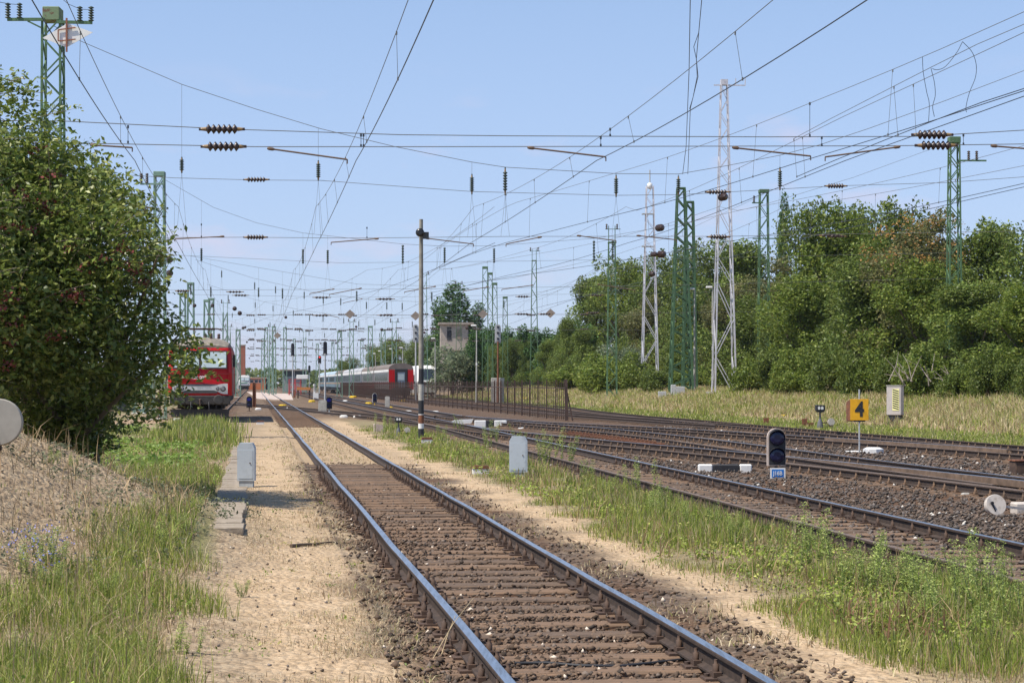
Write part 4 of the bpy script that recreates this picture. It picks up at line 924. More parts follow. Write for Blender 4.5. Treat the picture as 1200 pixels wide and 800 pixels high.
def lamp(px, py, Yd, label, side=-1):
    c = P3(px, py, Yd); t = thing('yard_lamp', label, 'lamp post', (c.x, Yd, 0)); z = c.z
    b = MB(); b.lathe([(.10, tz(c.x, Yd)-.2), (.05, z-.1)], 8); b.build('pole', mat('lamp_pole', (.45, .44, .40), rough=.7), t)
    b = MB(); b.box(min(0, side*.55), max(0, side*.55), -.12, .12, z-.12, z+.05, bev=.04); b.build('lamp_head', white, t)
    b = MB(); b.lathe([(.09, 0), (.09, .25)], 8, (0, 0, z*.48)); b.build('collar', white, t)
lamp(558.5, 381, 190, 'slender lamp post with a white head left of the rusty signal')
lamp(510, 396, 240, 'slender lamp post with a white head above the commuter train')
lamp(814, 338, 150, 'slender lamp post left of the taller white pylon')
lamp(835, 336, 158, 'slender lamp post partly behind the taller white pylon', -1)
for i, (px, py) in enumerate(((440, 414), (447, 411), (460, 408.5), (472, 407))): lamp(px, py, 300+12*(3-i), ['leftmost', 'second from the left', 'third from the left', 'rightmost'][i]+' of four small far lamp posts above the coaches')

# pole at the right edge of the verge
c = P3(1198.5, 449, 96); t = thing('verge_pole', 'grey pole with a yellow collar at the right edge of the verge', 'pole', (c.x, 96, tz(c.x, 96)))
b = MB(); b.lathe([(.09, -.2), (.06, 4.6)], 10); b.build('shaft', grey_metal, t); b = MB(); b.lathe([(.1, 0), (.1, .3)], 10, (0, 0, 2.55)); b.build('collar', yellow, t)
# iron platform at the right edge of the ballast
g = G(1197, 556); t = thing('point_machine', 'rusty dark point machine box at the right edge of the ballast', 'point machine', g, .1)
b = MB(); b.box(-.18, .7, -.15, .25, -.03, .28, bev=.02); b.build('case', iron, t); b = MB(); b.box(-.2, .72, -.17, .27, .285, .31); b.build('lid', rust_paint, t)
# ================================================================ overhead line
green = mat('mast_green', (.10, .19, .09), rough=.7, c2=(.065, .13, .06), scale=4)
hazegreen = mat('mast_haze_green', (.22, .34, .26), rough=.7, c2=(.15, .25, .19), scale=4)  # mast green with the paling of distance haze put into the colour
alu = mat('mast_silver_paint', (.66, .65, .68), rough=.5, c2=(.48, .47, .51), scale=5)
wire = mat('wire_dark', (.05, .06, .075), rough=.5, metal=.3, var=.1)
wire_l = mat('wire_weathered', (.16, .16, .15), rough=.6, metal=.2, var=.1)
insb = mat('insulator_dark_brown', (.05, .03, .024), rough=.35, scale=8)
insg = mat('insulator_green', (.05, .075, .06), rough=.35, scale=8)
fitting = mat('brass_fitting', (.34, .22, .09), rough=.6, c2=(.22, .13, .06), scale=9)
armm = mat('steady_arm_brown', (.16, .10, .06), rough=.6, scale=9)
def xA(y): return 2.25-S*y
def RP(px, py, Yr):
    k = (px-600)/F; Y = (Yr-S*xA(Yr))/(1-S*k); return Vector((k*Y, Y, EYE+(HY-py)*Y/F))
def insulator(parent, a, c, r, n=6, m=insb, ends=True):
    a = Vector(a); c = Vector(c); L_ = (c-a).length; d = (c-a)/L_; prof = [(r*.3, 0)]
    e = L_*.16 if ends else 0; st = (L_-2*e)/n
    prof += [(r*.3, e)]
    for k in range(n):
        z = e+k*st; prof += [(r*.4, z+.02*st), (r, z+st*.35), (r*.95, z+st*.5), (r*.42, z+st*.9)]
    prof += [(r*.3, L_-e), (r*.3, L_)]
    b = MB(); b.lathe(prof, 9, a, d); o = b.build('insulator', m, parent)
    if ends:
        for p, q in ((a, a+d*e), (c, c-d*e)): b = MB(); b.tube([p, q], [r*.25, r*.45], 6); b.build('clamp', fitting, o)
    return o
def poly_y(pts, x):
    for (x0, y0), (x1, y1) in zip(pts, pts[1:]):
        if x0 <= x <= x1: return y0+(y1-y0)*(x-x0)/(x1-x0)
    return pts[0][1] if x < pts[0][0] else pts[-1][1]
def span_wire(b, pts, Yr, r, jit=0): b.tube([RP(px, py, Yr) for px, py in pts], r, 5, cap=False)
def cross_span(Yr, label, sag, upper, lower, vins, hins, arms, ties=(), r=.010, balls=(), rig=None):
    t = thing('cross_span', label, 'cross span', (0, 0, 0), group='wire cross spans over the yard')
    if sag:
        b = MB(); span_wire(b, sag, Yr, r*1.15); b.build('head_wire', wire_l, t)
    for nm, w_ in (('upper_wire', upper), ('lower_wire', lower)):
        if w_: b = MB(); span_wire(b, w_, Yr, r); b.build(nm, wire_l, t)
    sc_ = Yr/65.0
    for (px, y0, y1) in vins:
        b = MB()
        if sag and poly_y(sag, px) < y0-1: b.tube([RP(px, poly_y(sag, px), Yr), RP(px, y0, Yr)], r*.55, 4, cap=False)
        yu = poly_y(upper, px) if upper else y1+10
        yl = poly_y(lower, px) if lower else y1+40
        for dx in (-1, 1): b.tube([RP(px, y1, Yr), RP(px+dx*5/sc_, min(yl, y1+62/sc_), Yr)], r*.45, 4, cap=False)
        b.build('hanger', wire_l, t)
        insulator(t, RP(px, y0, Yr), RP(px, y1, Yr), .085 if Yr < 90 else .075, 7, insg, ends=Yr < 80)
    for (a, c, y) in hins: insulator(t, RP(a, y, Yr), RP(c, y, Yr), .105 if Yr < 60 else .09, 6 if Yr < 90 else 4, insb, ends=Yr < 150)
    for (tx, ty, rx, ry) in arms:
        b = MB(); T = RP(tx, ty, Yr); Rr = RP(rx, ry, Yr); b.tube([Rr, T], .020 if Yr < 80 else .024, 6); b.tube([T, RP(tx, ty+5*41/Yr, Yr)], .014, 5)
        b.lathe([(.02, 0), (.035, .04), (.035, .12), (.02, .16)], 7, Rr, (T-Rr)); b.build('steady_arm', armm, t)
    for (px, y0, y1) in ties:
        b = MB(); b.tube([RP(px, y0, Yr), RP(px, y1, Yr)], r*.7, 5); b.lathe([(.02, 0), (.02, .05)], 6, RP(px, y1, Yr)); b.lathe([(.022, 0), (.022, .06)], 6, RP(px, y0, Yr)+Vector((0, 0, -.06))); b.build('tie', wire, t)
    for (px, py, rr_) in balls:
        p = RP(px, py, Yr); rw = rr_*p.y/F; b = MB(); b.lathe([(rw*.35, -.35), (rw, -.25), (rw*.5, -.2), (rw, -.1), (rw*.5, -.05), (rw, .05), (rw*.5, .1), (rw, .2), (rw*.3, .3)], 12, p, (-S, 1, .05)); b.build('line_insulator', insb, t)
    return t
cross_span(41, 'nearest cross span wires running over the whole yard', None,
    [(-60, 141), (75, 142), (270, 151.5), (470, 158), (600, 159.3), (900, 160.5), (1070, 160), (1118, 157.5), (1260, 149)],
    [(-60, 166), (105, 168), (300, 172), (500, 172), (900, 171.3), (1040, 171), (1260, 168)],
    [], [(233, 287, 151.5), (235, 289, 171.8), (1068, 1117, 158), (1072, 1122, 170.5)],
    [(155, 173, 106, 170), (407, 187, 313, 174), (710, 184, 618, 173), (950, 183, 858, 173), (967, 184, 1055, 172), (1250, 178, 1161, 171)],
    [(150, 147, 168), (423, 157, 172), (426, 157, 172), (704, 160, 171.5), (715, 150, 159.8), (963, 160, 171), (1129, 157, 170), (949, 120, 160)], r=.0095)
cross_span(65, 'second cross span hanging from the mast above the leafy bush',
    [(62, 30), (96, 49), (213, 99), (300, 128), (376, 151), (463, 172), (553, 190), (592, 196), (722, 203.5), (795, 204), (853, 194), (914, 182), (960, 170), (1020, 150), (1108, 118), (1260, 60)],
    [(62, 200), (204, 208.5), (300, 211), (376, 211.5), (463, 218), (553, 224.5), (722, 229), (800, 228), (978, 218), (1108, 214), (1260, 203)],
    [(62, 279), (285, 278), (420, 279), (600, 277), (850, 277), (1000, 274), (1260, 270)],
    [(213, 184, 203), (373, 188, 212), (553, 204, 228), (592, 196, 229), (722, 205, 231), (795, 206, 229), (914, 196, 223)],
    [(285, 316, 210.5), (966, 993, 218), (826, 856, 225), (285, 314, 278), (828, 856, 277.5)],
    [(205, 280, 263, 277), (388, 284, 444, 279.5), (555, 286, 498, 279), (593, 286, 635, 277.5), (722, 282, 676, 276), (793, 281, 746, 276)],
    [(236, 262, 278), (430, 266, 279)], r=.009, balls=[(847, 231, 4.5), (773, 267, 4.2), (775, 298, 4.2), (199, 304, 3.8), (199, 320, 3.8), (766, 298, 3)])
cross_span(101, 'third cross span with dark insulators above the striped pole',
    [(187, 207), (250, 243), (300, 261), (355, 273), (472, 286), (521, 288.5), (579, 288), (700, 279), (800, 262), (895, 240), (1000, 208), (1118, 165)],
    [(187, 298), (400, 308), (600, 306), (800, 303), (1118, 296)], [(187, 340), (500, 338.5), (800, 334), (1118, 326)],
    [(236, 291, 306), (355, 292, 309), (384, 293, 309), (472, 287, 309), (521, 290, 308), (579, 291, 308), (696, 282, 306), (718, 282, 303)],
    [(205, 222, 341), (970, 993, 277), (958, 990, 276)], [(363, 344, 392, 338.5), (386, 345, 424, 337.5), (474, 342, 511, 335.5), (543, 341, 573, 336), (588, 339, 625, 334), (744, 340, 700, 333)], r=.008)
cross_span(140, 'fourth cross span with paired flat insulators in two rows',
    [(223, 300), (300, 313), (377, 326), (420, 333), (506, 335), (600, 326), (717, 300), (800, 272), (895, 228)],
    [(223, 345), (420, 348.5), (900, 341)], [(223, 368), (500, 369.5), (900, 365)],
    [(223.5, 332, 345), (247, 336, 348), (303, 337, 348), (331, 338, 350), (418, 341, 353), (506, 342, 353)],
    [(265, 286, 342), (272, 292, 346), (366, 388, 348.5), (440, 463, 350.3), (604, 622, 347.5), (690, 708, 346), (366, 388, 369.5), (441, 464, 369.3), (603, 622, 368), (630, 648, 368), (686, 703, 366.5)],
    [(397, 372, 380, 368), (402, 355, 425, 350)], r=.0085, balls=[(275, 361.5, 2.6), (281, 367, 2.6), (249, 358, 2.2), (228, 358, 2.2), (764, 321, 3.2)])
rr2 = random.Random(9)
for k, (Yr, lb) in enumerate(((180, 'fifth cross span, faint over the middle of the yard'), (225, 'sixth cross span, far over the yard'), (280, 'seventh cross span, farther still over the yard'), (345, 'eighth cross span, very far over the yard'), (430, 'ninth and farthest cross span over the yard'))):
    yu = HY-6.4*F/Yr; yl = HY-5.0*F/Yr; xl = 600-(S+.035)*F+0*Yr+60*(1-180/Yr)*.0+ (-.0)*Yr; xr = 600+F*(38/Yr-S)
    xl = 600+F*(-5.5/Yr-S)
    sag = [(xl+(xr-xl)*i/8, HY-(7.6+4.0*(abs(i-4)/4)**2)*F/Yr) for i in range(9)]
    vi = []; hi = []
    for u in (-3, .2, 2.2, 4.6, 6.5, 8.3, 10.5, 12.4, 14, 18.5, 21, 23.5):
        px = 600+F*(u/Yr-S)+rr2.uniform(-2, 2); y0 = poly_y(sag, px)+rr2.uniform(2, 5); vi.append((px, min(y0, yu-6), min(y0, yu-6)+.65*F/Yr))
    for u in (-4, -.3, .75, 4.2, 5.2, 8.3, 9.3, 12.6, 16, 17, 21, 26, 31):
        px = 600+F*(u/Yr-S); wv = .78*F/Yr
        for yy in (yu, yl): hi.append((px-wv/2, px+wv/2, yy+rr2.uniform(-1, 1)))
    bl = [(600+F*(u/Yr-S), HY-rr2.uniform(5.0, 7.2)*F/Yr, .14*F/Yr) for u in (-1, 3, 12, 20)]
    cross_span(Yr, lb, sag, [(xl, yu), (xr, yu)], [(xl, yl), (xr, yl)], vi, hi, [(px+4, yl+2, px-1.3*F/Yr, yl) for px in (600+F*(2.2/Yr-S), 600+F*(10/Yr-S))], r=.010, balls=bl)

# lines along the tracks: contact wire, messenger and droppers
ROWS = [7, 41, 65, 101, 140, 180, 225, 280, 345, 430]
def at_y(c, y):
    for p, q in zip(c, c[1:]):
        if p.y <= y <= q.y: return p.x+(q.x-p.x)*(y-p.y)/(q.y-p.y)
    return c[0].x+(c[1].x-c[0].x)*(y-c[0].y)/(c[1].y-c[0].y) if y < c[0].y else c[-1].x
def catenary(label, c, off, y0, y1, r=.0085, seed=0, zc=6.64, dep0=.30, mh=None):
    t = thing('overhead_line', label, 'overhead wire', (0, 0, 0), group='overhead wires along the tracks'); rn = random.Random(seed)
    C = []; M = []; D = MB(); st = {y: rn.uniform(-.12, .12) for y in ROWS}
    for a, e in zip(ROWS, ROWS[1:]):
        if e < y0 or a > y1: continue
        n = 16; dep = dep0 if a == 7 else .05; md = .80 if a == 7 else .34
        for i in range(n+(0 if e < y1 else 1)):
            f = i/n; y = a+(e-a)*f
            if y < y0-1 or y > y1+1: continue
            q = 4*f*(1-f); xx = at_y(c, y)+off; s_ = st[a]*(1-f)+st[e]*f
            pc_ = (xx+s_, y, zc-dep*q); pm = (xx, y, zc+1.22-md*1.3*q if a >= 65 else (zc+.36+.86*((y-36)/29)**2 if mh is None else zc-dep*q+mh+.04*((y-50)/10)**2))
            C.append(pc_); M.append(pm)
            if i % 4 == 2:
                if y < 105:
                    e_ = MB(); e_.tube([pm, (pc_[0], y, pc_[2])], r*.45, 4); e_.lathe([(r*1.6, -.02), (r*1.6, .03)], 5, (pc_[0], y, pc_[2])); e_.lathe([(r*1.6, -.05), (r*1.6, 0)], 5, pm); e_.build('dropper', wire_l, t); continue
                D.tube([pm, (pc_[0], y, pc_[2])], r*.45, 4); D.lathe([(r*1.6, -.02), (r*1.6, .03)], 5, (pc_[0], y, pc_[2])); D.lathe([(r*1.6, -.05), (r*1.6, 0)], 5, pm)
    b = MB(); b.tube(C, r, 5, cap=False); b.build('contact_wire', wire, t)
    b = MB(); b.tube(M, r*.72, 5, cap=False); b.build('messenger_wire', wire_l, t)
    
    if D.v: tag(D.build('droppers', wire_l, t), kind='stuff')
    return t
catenary('pair of wires above the nearest track', cA, -.15, 9, 425, seed=1)
catenary('pair of wires above the second track', cB, -.55, 14, 425, seed=2)
catenary('pair of wires above the red locomotive track', spline(uline(-2.55, S, (5, 40, 120, 300, 600)), 1.0), .0, 14, 425, seed=3)
catenary('pair of wires above the third track behind the blue numbered signal', cD, -.55, 22, 78, seed=4, dep0=0, mh=1.18)
catenary('pair of wires above the rusty turnout track', cE, -.75, 23, 300, seed=5, dep0=0, mh=.9)
cX = spline([(20, 11.0), (30, 8.5), (33, 7.9), (41, 6.9), (50, 5.9)], 1.0)
catenary('pair of wires joining from the right above the third track', cX, -.1, 20, 44, seed=6, dep0=0, mh=.86)
catenary('pair of wires above the curved track by the yellow board', cF, -1.3, 36, 100, seed=7, dep0=0, mh=.9)
catenary('pair of wires above the outermost track by the verge', cG, -2.4, 36, 420, seed=8)
catenary('pair of wires above the track behind the fence', cH, -.4, 90, 420, seed=9)
catenary('pair of wires slanting from the nearest track to the locomotive track', spline([(65, -.6), (90, -5.2), (101, -7.6), (120, -12.5), (140, -18), (180, -26.2)], 1.0), 0, 66, 180, seed=10)
b = MB(); b.tube([RP(800, 204, 65), RP(804, 172, 60), P3(807.5, 82, 48), P3(809.5, -40, 36)], .010, 5); tag(b.build('feeder_wire', wire), 'left of two dark wires rising steeply out of the picture at the upper right', 'feeder wire')
b = MB(); b.tube([RP(806, 204, 65), P3(809, 127, 56), P3(818, 90, 52), P3(816, 69, 50), P3(826, -40, 40)], .010, 5); tag(b.build('feeder_wire', wire), 'right of two dark wires rising steeply, kinked near its middle', 'feeder wire')
b = MB(); b.tube([P3(819, 36+2, 49), P3(813, 55, 50), P3(816, 69, 50), P3(817, 90, 50), P3(812, 115, 50), P3(808, 128, 50)], .009, 5); tag(b.build('jumper_wire', wire), 'short bent jumper wire between the two steep feeder wires', 'jumper wire')
def curve(pts, r, nm, lb, Y):
    r = .0055
    P = spline([(p[1], p[0]) for p in pts], 2.0); b = MB(); b.tube([P3(p.x, p.y, Y) for p in P], r, 5); return tag(b.build(nm, wire), lb, 'jumper wire')
curve([(1128, 49), (1121, 62), (1108, 78), (1098, 82), (1091, 80)], .008, 'jumper_wire', 'curly jumper wire drooping to the left at the upper right', 33)
curve([(1091, 80), (1095, 97), (1096, 112), (1093, 125), (1095, 137)], .008, 'jumper_wire', 'jumper wire hanging below the curly one', 33)
curve([(1128, 49), (1139, 61), (1144, 76), (1143, 91), (1136, 109), (1132, 126), (1133, 133)], .008, 'jumper_wire', 'long bulging jumper wire nearest the right mast', 33)
curve([(1081, 67), (1082, 85), (1086, 108), (1089, 122), (1088, 146)], .006, 'jumper_wire', 'thin wavy jumper wire left of the curly one', 34)
b = MB(); b.tube([P3(-20, 0, 60), P3(13, 5, 63.8), P3(26, 6, 63.9)], .009, 5); b.tube([P3(60, -12, 55), P3(80, 5, 60), P3(94, 11, 64), P3(108, 12, 64)], .009, 5); tag(b.build('feeder_wire', wire), 'thin feeder wires on the crossarm of the tall left mast', 'feeder wire')

# ---------------------------------------------------------------- masts
def lattice(b, x, y, z0, z1, w0, w1, bar_=.05, pitch=1.0, dbar=None, depth=None):
    dbar = dbar or bar_*.8; H = z1-z0; n = max(3, int(H/pitch)); dp = depth or 1.0
    def cn(k, sx, sy):
        f = k/n; w_ = (w0+(w1-w0)*f)/2; return Vector((x+sx*w_, y+sy*w_*dp, z0+H*f))
    for sx in (-1, 1):
        for sy in (-1, 1):
            b.bar(cn(0, sx, sy), cn(n, sx, sy), bar_*1.3, bar_*1.3)
    for k in range(n):
        s = 1 if k % 2 else -1
        b.bar(cn(k, -s, -1), cn(k+1, s, -1), dbar); b.bar(cn(k, -s, 1), cn(k+1, s, 1), dbar)
        b.bar(cn(k, -1, -s), cn(k+1, -1, s), dbar); b.bar(cn(k, 1, s), cn(k+1, 1, -s), dbar)
def mast(px, ytop, Yd, label, m=green, w0=.75, w1=.5, box=True, arms=None, horns=None, group='green lattice masts of the overhead line', pitch=.8, bar_=.06, name='lattice_mast', depth=None):
    k = (px-600)/F; x = k*Yd; z1 = EYE+(HY-ytop)*Yd/F; g = tz(x, Yd); H = z1-g
    t = thing(name, label, 'mast', (x, Yd, g-.1), -AZ*.0+.03, group)
    b = MB(); lattice(b, 0, 0, 0, H+.1, w0, w1, bar_, pitch, depth=depth); b.build('lattice_tower', m, t)
    b = MB(); b.box(-w0*.7, w0*.7, -w0*.7, w0*.7, -.15, .17, bev=.05); b.build('foundation', concrete, t)
    if box: b = MB(); b.box(-w1*.62, w1*.62, -w1*.6, w1*.6, H+.1, H+.1+box, bev=.02); b.build('top_box', m, t)
    if arms:
        for (z, x0, x1, ins) in arms:
            b = MB(); b.bar((x0, -w1*.5-.05, z), (x1, -w1*.5-.05, z), .07, .09); b.build('crossarm', m, t)
            for xi in ins: insulator(t, (xi, -w1*.5-.05, z+.05), (xi, -w1*.5-.05, z+.55), .10, 5, insb, ends=False)
    if horns:
        b = MB()
        for s in (-1, 1): b.tube([(s*w1*.5, 0, H), (s*w1*.5, 0, H+horns)], .035, 5)
        b.bar((-.55, 0, H+horns*.82), (.75, 0, H+horns*.82), .05); b.build('feeder_bracket', m, t)
        for s in (-.45, .45): insulator(t, (s, 0, H+horns*.82), (s, 0, H+horns*.82+.45), .10, 3, insb, ends=False)
    return t, H
Yd = 63.8
t, H = mast(62, 24, Yd, 'tallest green mast rising behind the leafy bush at the left', w0=.75, w1=.58, box=0, arms=None, pitch=.62, bar_=.055)
b = MB(); b.box(-.28, .28, -.34, .34, H+.05, H+.50, bev=.02); b.build('top_box', mat('rusty_green', (.19, .26, .14), rough=.8, c2=(.16, .10, .06), scale=5, thr=(.38, .46)), t)
b = MB(); b.bar((-1.42, -.36, H+.05), (-.2, -.36, H+.06), .07, .10); b.bar((.2, -.36, H-.02), (1.37, -.36, H-.04), .07, .10); b.bar((-.75, -.36, H), (-.3, -.36, H-.22), .05); b.build('crossarm', green, t)
for x in (-1.40, -1.02, .96, 1.33): insulator(t, (x, -.36, H+(.08 if x < 0 else 0)), (x, -.36, H+(.60 if x < 0 else .5)), .10, 6, insg, ends=False)
# white diamond board hanging on the nearest span
p = P3(79, 41.5, 41); t = thing('diamond_board', 'large white diamond board on a brown frame hanging by the tallest mast', 'sign', p)
b = MB(); b.prism([(-.53, -.06), (-.02, -.26), (.54, .06), (.0, .255)], 0, .012); b.build('board', mat('board_white', (.82, .80, .74), rough=.5, var=.04), t)
b = MB(); b.bar((-.01, -.03, -.36), (-.01, -.03, .36), .035); b.bar((-.19, -.03, .11), (.18, -.03, .16), .022); b.bar((-.19, -.03, -.13), (.18, -.03, -.09), .022); b.bar((-.19, -.03, -.13), (-.19, -.03, .11), .022)
b.build('frame', mat('frame_brown', (.30, .12, .07), rough=.8), t)
for px, py, Yb, lb in ((410, 368, 150, 'small weathered diamond board left of the striped pole top'), (487, 370, 150, 'small dark diamond board touching the striped pole'), (566, 368, 150, 'small beige diamond board beside the paired masts'), (645, 367, 150, 'small beige diamond board left of the tree line'), (325, 393, 170, 'small diamond board hanging above the far yard')):
    p = P3(px, py, Yb); b = MB(); s_ = .40 if px > 330 else .33; b.prism([(-s_, -.02), (0, -s_*.9), (s_, .02), (.0, s_*.9)], 0, .03); o = b.build('diamond_board', mat('board_dull', (.36, .30, .24), rough=.8, c2=(.25, .20, .17), scale=4), None, p); tag(o, lb, 'sign')
mast(187, 207, 99, 'second green mast just right of the leafy bush', w0=.62, w1=.46, box=.25, m=hazegreen, arms=[(12.2, -.95, .2, (-.9, -.6))], pitch=.75)
mast(163, 232, 118, 'green mast partly hidden at the edge of the leafy bush', w0=.6, w1=.4, box=.2, m=hazegreen)
mast(173, 310, 150, 'shorter green mast peeping over the bush edge', w0=.6, w1=.45, box=.2, m=hazegreen)
mast(223.5, 334, 142, 'slender green mast above the red locomotive', w0=.6, w1=.4, box=.2, m=hazegreen)
mast(214, 348, 160, 'green mast just left of the slender one above the locomotive', w0=.6, w1=.4, box=.2, m=hazegreen)
for i, (px, py, Y_, hr) in enumerate(((242.5, 354, 190, 0), (247.5, 352, 205, 0), (264, 366, 235, 1.5), (279, 388, 260, 0), (268, 390, 300, 1.3), (318, 392, 300, 1.6), (321, 384, 320, 0), (312, 385, 350, 0), (334, 385, 345, 0), (357, 395, 360, 1.4), (398, 390, 260, 0), (412, 386, 280, 1.5), (434, 384, 250, 0), (449, 388, 250, 0), (462, 386, 235, 1.2), (308, 398, 430, 0), (345, 398, 430, 0), (390, 402, 400, 0), (372, 404, 430, 0), (424, 400, 380, 0))):
    mast(px, py, Y_, 'one of the thin green masts tinted pale for haze in the middle of the yard', w0=.7, w1=.5, box=.25 if not hr else 0, horns=hr or None, m=hazegreen, pitch=1.3, bar_=.07, group='thin haze tinted green masts far down the yard')
mast(1118, 168, 108, 'green mast with two small insulators at the far right of the wood', w0=.78, w1=.5, box=.35, arms=[(13.1, .2, 1.75, (.75, 1.2))], pitch=.7)
mast(895, 226, 146, 'green mast standing in the wood right of the taller white pylon', w0=.9, w1=.6, box=.25, arms=[(14.3, -.95, -.1, (-.8,)), (11.6, -.9, 1.6, ())], pitch=.9)
dkg = mat('mast_dark_green', (.06, .135, .06), rough=.7, c2=(.04, .09, .04), scale=4)
mast(798, 222, 150, 'broad dark green mast between the two white pylons', m=dkg, w0=1.7, w1=.55, box=.15, pitch=.7, bar_=.12)
mast(808, 238, 154, 'second mast standing close behind the broad dark green one', m=dkg, w0=1.1, w1=.55, box=.15, pitch=.7, bar_=.12)
mast(717, 285, 165, 'green mast with raised feeder horns left of the shorter white pylon', w0=.85, w1=.55, box=.12, horns=1.6, pitch=.9)
mast(626, 306, 232, 'green mast with raised feeder horns above the dark conifers', w0=1.0, w1=.5, box=.12, horns=1.6, pitch=1.1)
mast(568.5, 315, 250, 'leftmost of the cluster of four green masts', w0=.8, w1=.6, box=.3, pitch=1.0)
mast(574.5, 322, 252, 'second from left of the cluster of four green masts', w0=.8, w1=.5, box=.3, pitch=1.0)
mast(580, 334, 246, 'third from left of the cluster of four green masts', w0=.8, w1=.5, box=.3, pitch=1.0)
mast(592, 350, 262, 'shortest and rightmost of the cluster of four green masts', w0=.8, w1=.55, box=.3, pitch=1.0)
mast(537.5, 345, 262, 'green mast standing in front of the derelict signal tower', w0=.85, w1=.5, box=0, horns=1.8, pitch=1.1)
mast(497.5, 330, 240, 'green mast just right of the striped pole', w0=.8, w1=.5, box=0, horns=1.2, pitch=1.0, m=hazegreen)
def pylon(px, ytop, ybot_w, Yd, label, w1, whip=False, arms=()):
    k = (px-600)/F; x = k*Yd; g = tz(x, Yd); z1 = EYE+(HY-ytop)*Yd/F; H = z1-g
    t = thing('white_pylon', label, 'pylon', (x, Yd, g), .05, 'white lattice pylons')
    b = MB(); wf = lambda f: ybot_w+(w1-ybot_w)*f
    lattice(b, 0, 0, 0, H*.36, wf(0), wf(.36), .08, 2.6, .055); lattice(b, 0, 0, H*.36, H*.68, wf(.36), wf(.68), .07, 1.7, .045); lattice(b, 0, 0, H*.68, H, wf(.68), wf(1), .06, 1.0, .038); b.build('lattice_tower', alu, t)
    b = MB(); b.box(-ybot_w*.75, ybot_w*.75, -ybot_w*.75, ybot_w*.75, -.4, .12); b.build('foundation', concrete, t)
    if whip:
        b = MB(); b.tube([(0, 0, H), (0, 0, H+1.5)], .06, 6); b.build('antenna', grey_metal, t); b = MB(); b.lathe([(.1, -.3), (.24, -.2), (.24, .2), (.1, .3)], 12, (0, 0, H)); b.build('lamp_drum', white, t)
        for z in (H*.86, H*.70): b = MB(); b.box(-.75, .35, -.4, .4, z, z+.07); b.build('rest_platform', grey_metal, t)
    for (z, a, c) in arms:
        b = MB(); b.bar((a, 0, H+z), (c, 0, H+z), .08); b.bar((c, 0, H+z), (c, 0, H+z+.5), .06); b.bar((c*.55, 0, H+z), (c*.55, 0, H+z+.5), .06); b.build('crossarm', alu, t)
    return t, H
t, H = pylon(848.5, 100, 1.55, 140, 'taller white lattice pylon reaching high above the trees', .45, arms=[(0, -.75, 1.55)])
b = MB(); b.box(-.25, .25, -.25, .25, H, H+.4); b.build('top_box', alu, t)
pylon(761.5, 218, 1.50, 180, 'shorter white lattice pylon with a drum and antenna on top', .62, whip=True)
# white cabinets at the foot of the dark green masts
for px, w_, h_, lb in ((789, .18, .9, 'thin pale box left of the broad mast foot'), (797, .35, .7, 'white box at the broad mast foot'), (776, .3, .5, 'small white box between pylon and broad mast')):
    x = (px-600)/F*147; b = MB(); b.box(-w_, w_, -.2, .2, -.1, h_, bev=.02); tag(b.build('junction_box', grey_metal, None, (x, 147, tz(x, 147))), lb, 'box')
# ================================================================ foliage
def leaves(name, Cn, size, colr, mt, parent=None, droop=.3, asp=.55, nrm=None, two=False):
    """diamond shaped leaves at points Cn"""
    n = len(Cn); a = RNG.normal(0, 1, (n, 3)); a[:, 2] = a[:, 2]*.6-droop; a /= np.linalg.norm(a, axis=1)[:, None]
    nn = RNG.normal(0, 1, (n, 3)); nn[:, 2] = np.abs(nn[:, 2])+.35
    if nrm is not None: nn = nn*.8+nrm*1.1
    w_ = np.cross(a, nn); w_ /= np.linalg.norm(w_, axis=1)[:, None]+1e-9
    nz = np.cross(w_, a); s = size[:, None]
    V = np.stack([Cn-a*s*.5, Cn-w_*s*asp*.5+a*s*-.05+nz*s*.06, Cn+a*s*.5, Cn+w_*s*asp*.5-a*s*.05+nz*s*.06], 1).reshape(-1, 3)
    Fc = np.arange(n*4).reshape(n, 4)
    return bulk(name, V, Fc, mt, np.repeat(np.clip(colr, 0, 1), 4, 0), parent)
lm = leafmat('tree_leaf', .5, .38)
def crown_points(lobes, n, rng):
    """points in the outer shells of many lobes: (x,y,z,r,squash)"""
    L = np.array(lobes); wgt = L[:, 3]**2; idx = rng.choice(len(L), n, p=wgt/wgt.sum())
    d = rng.normal(0, 1, (n, 3)); d /= np.linalg.norm(d, axis=1)[:, None]
    rad = L[idx, 3]*(1-.42*rng.random(n)**1.6)
    # bumps on every lobe
    ph = idx*1.7; bump = 1+.20*np.sin(d[:, 0]*5+ph)*np.cos(d[:, 2]*6+ph*2)+.12*np.sin(d[:, 1]*9+ph)
    P = L[idx, :3]+d*(rad*bump)[:, None]*np.array([1, 1, 1])*np.stack([np.ones(n), np.ones(n), L[idx, 4]], -1)
    return P, d, idx
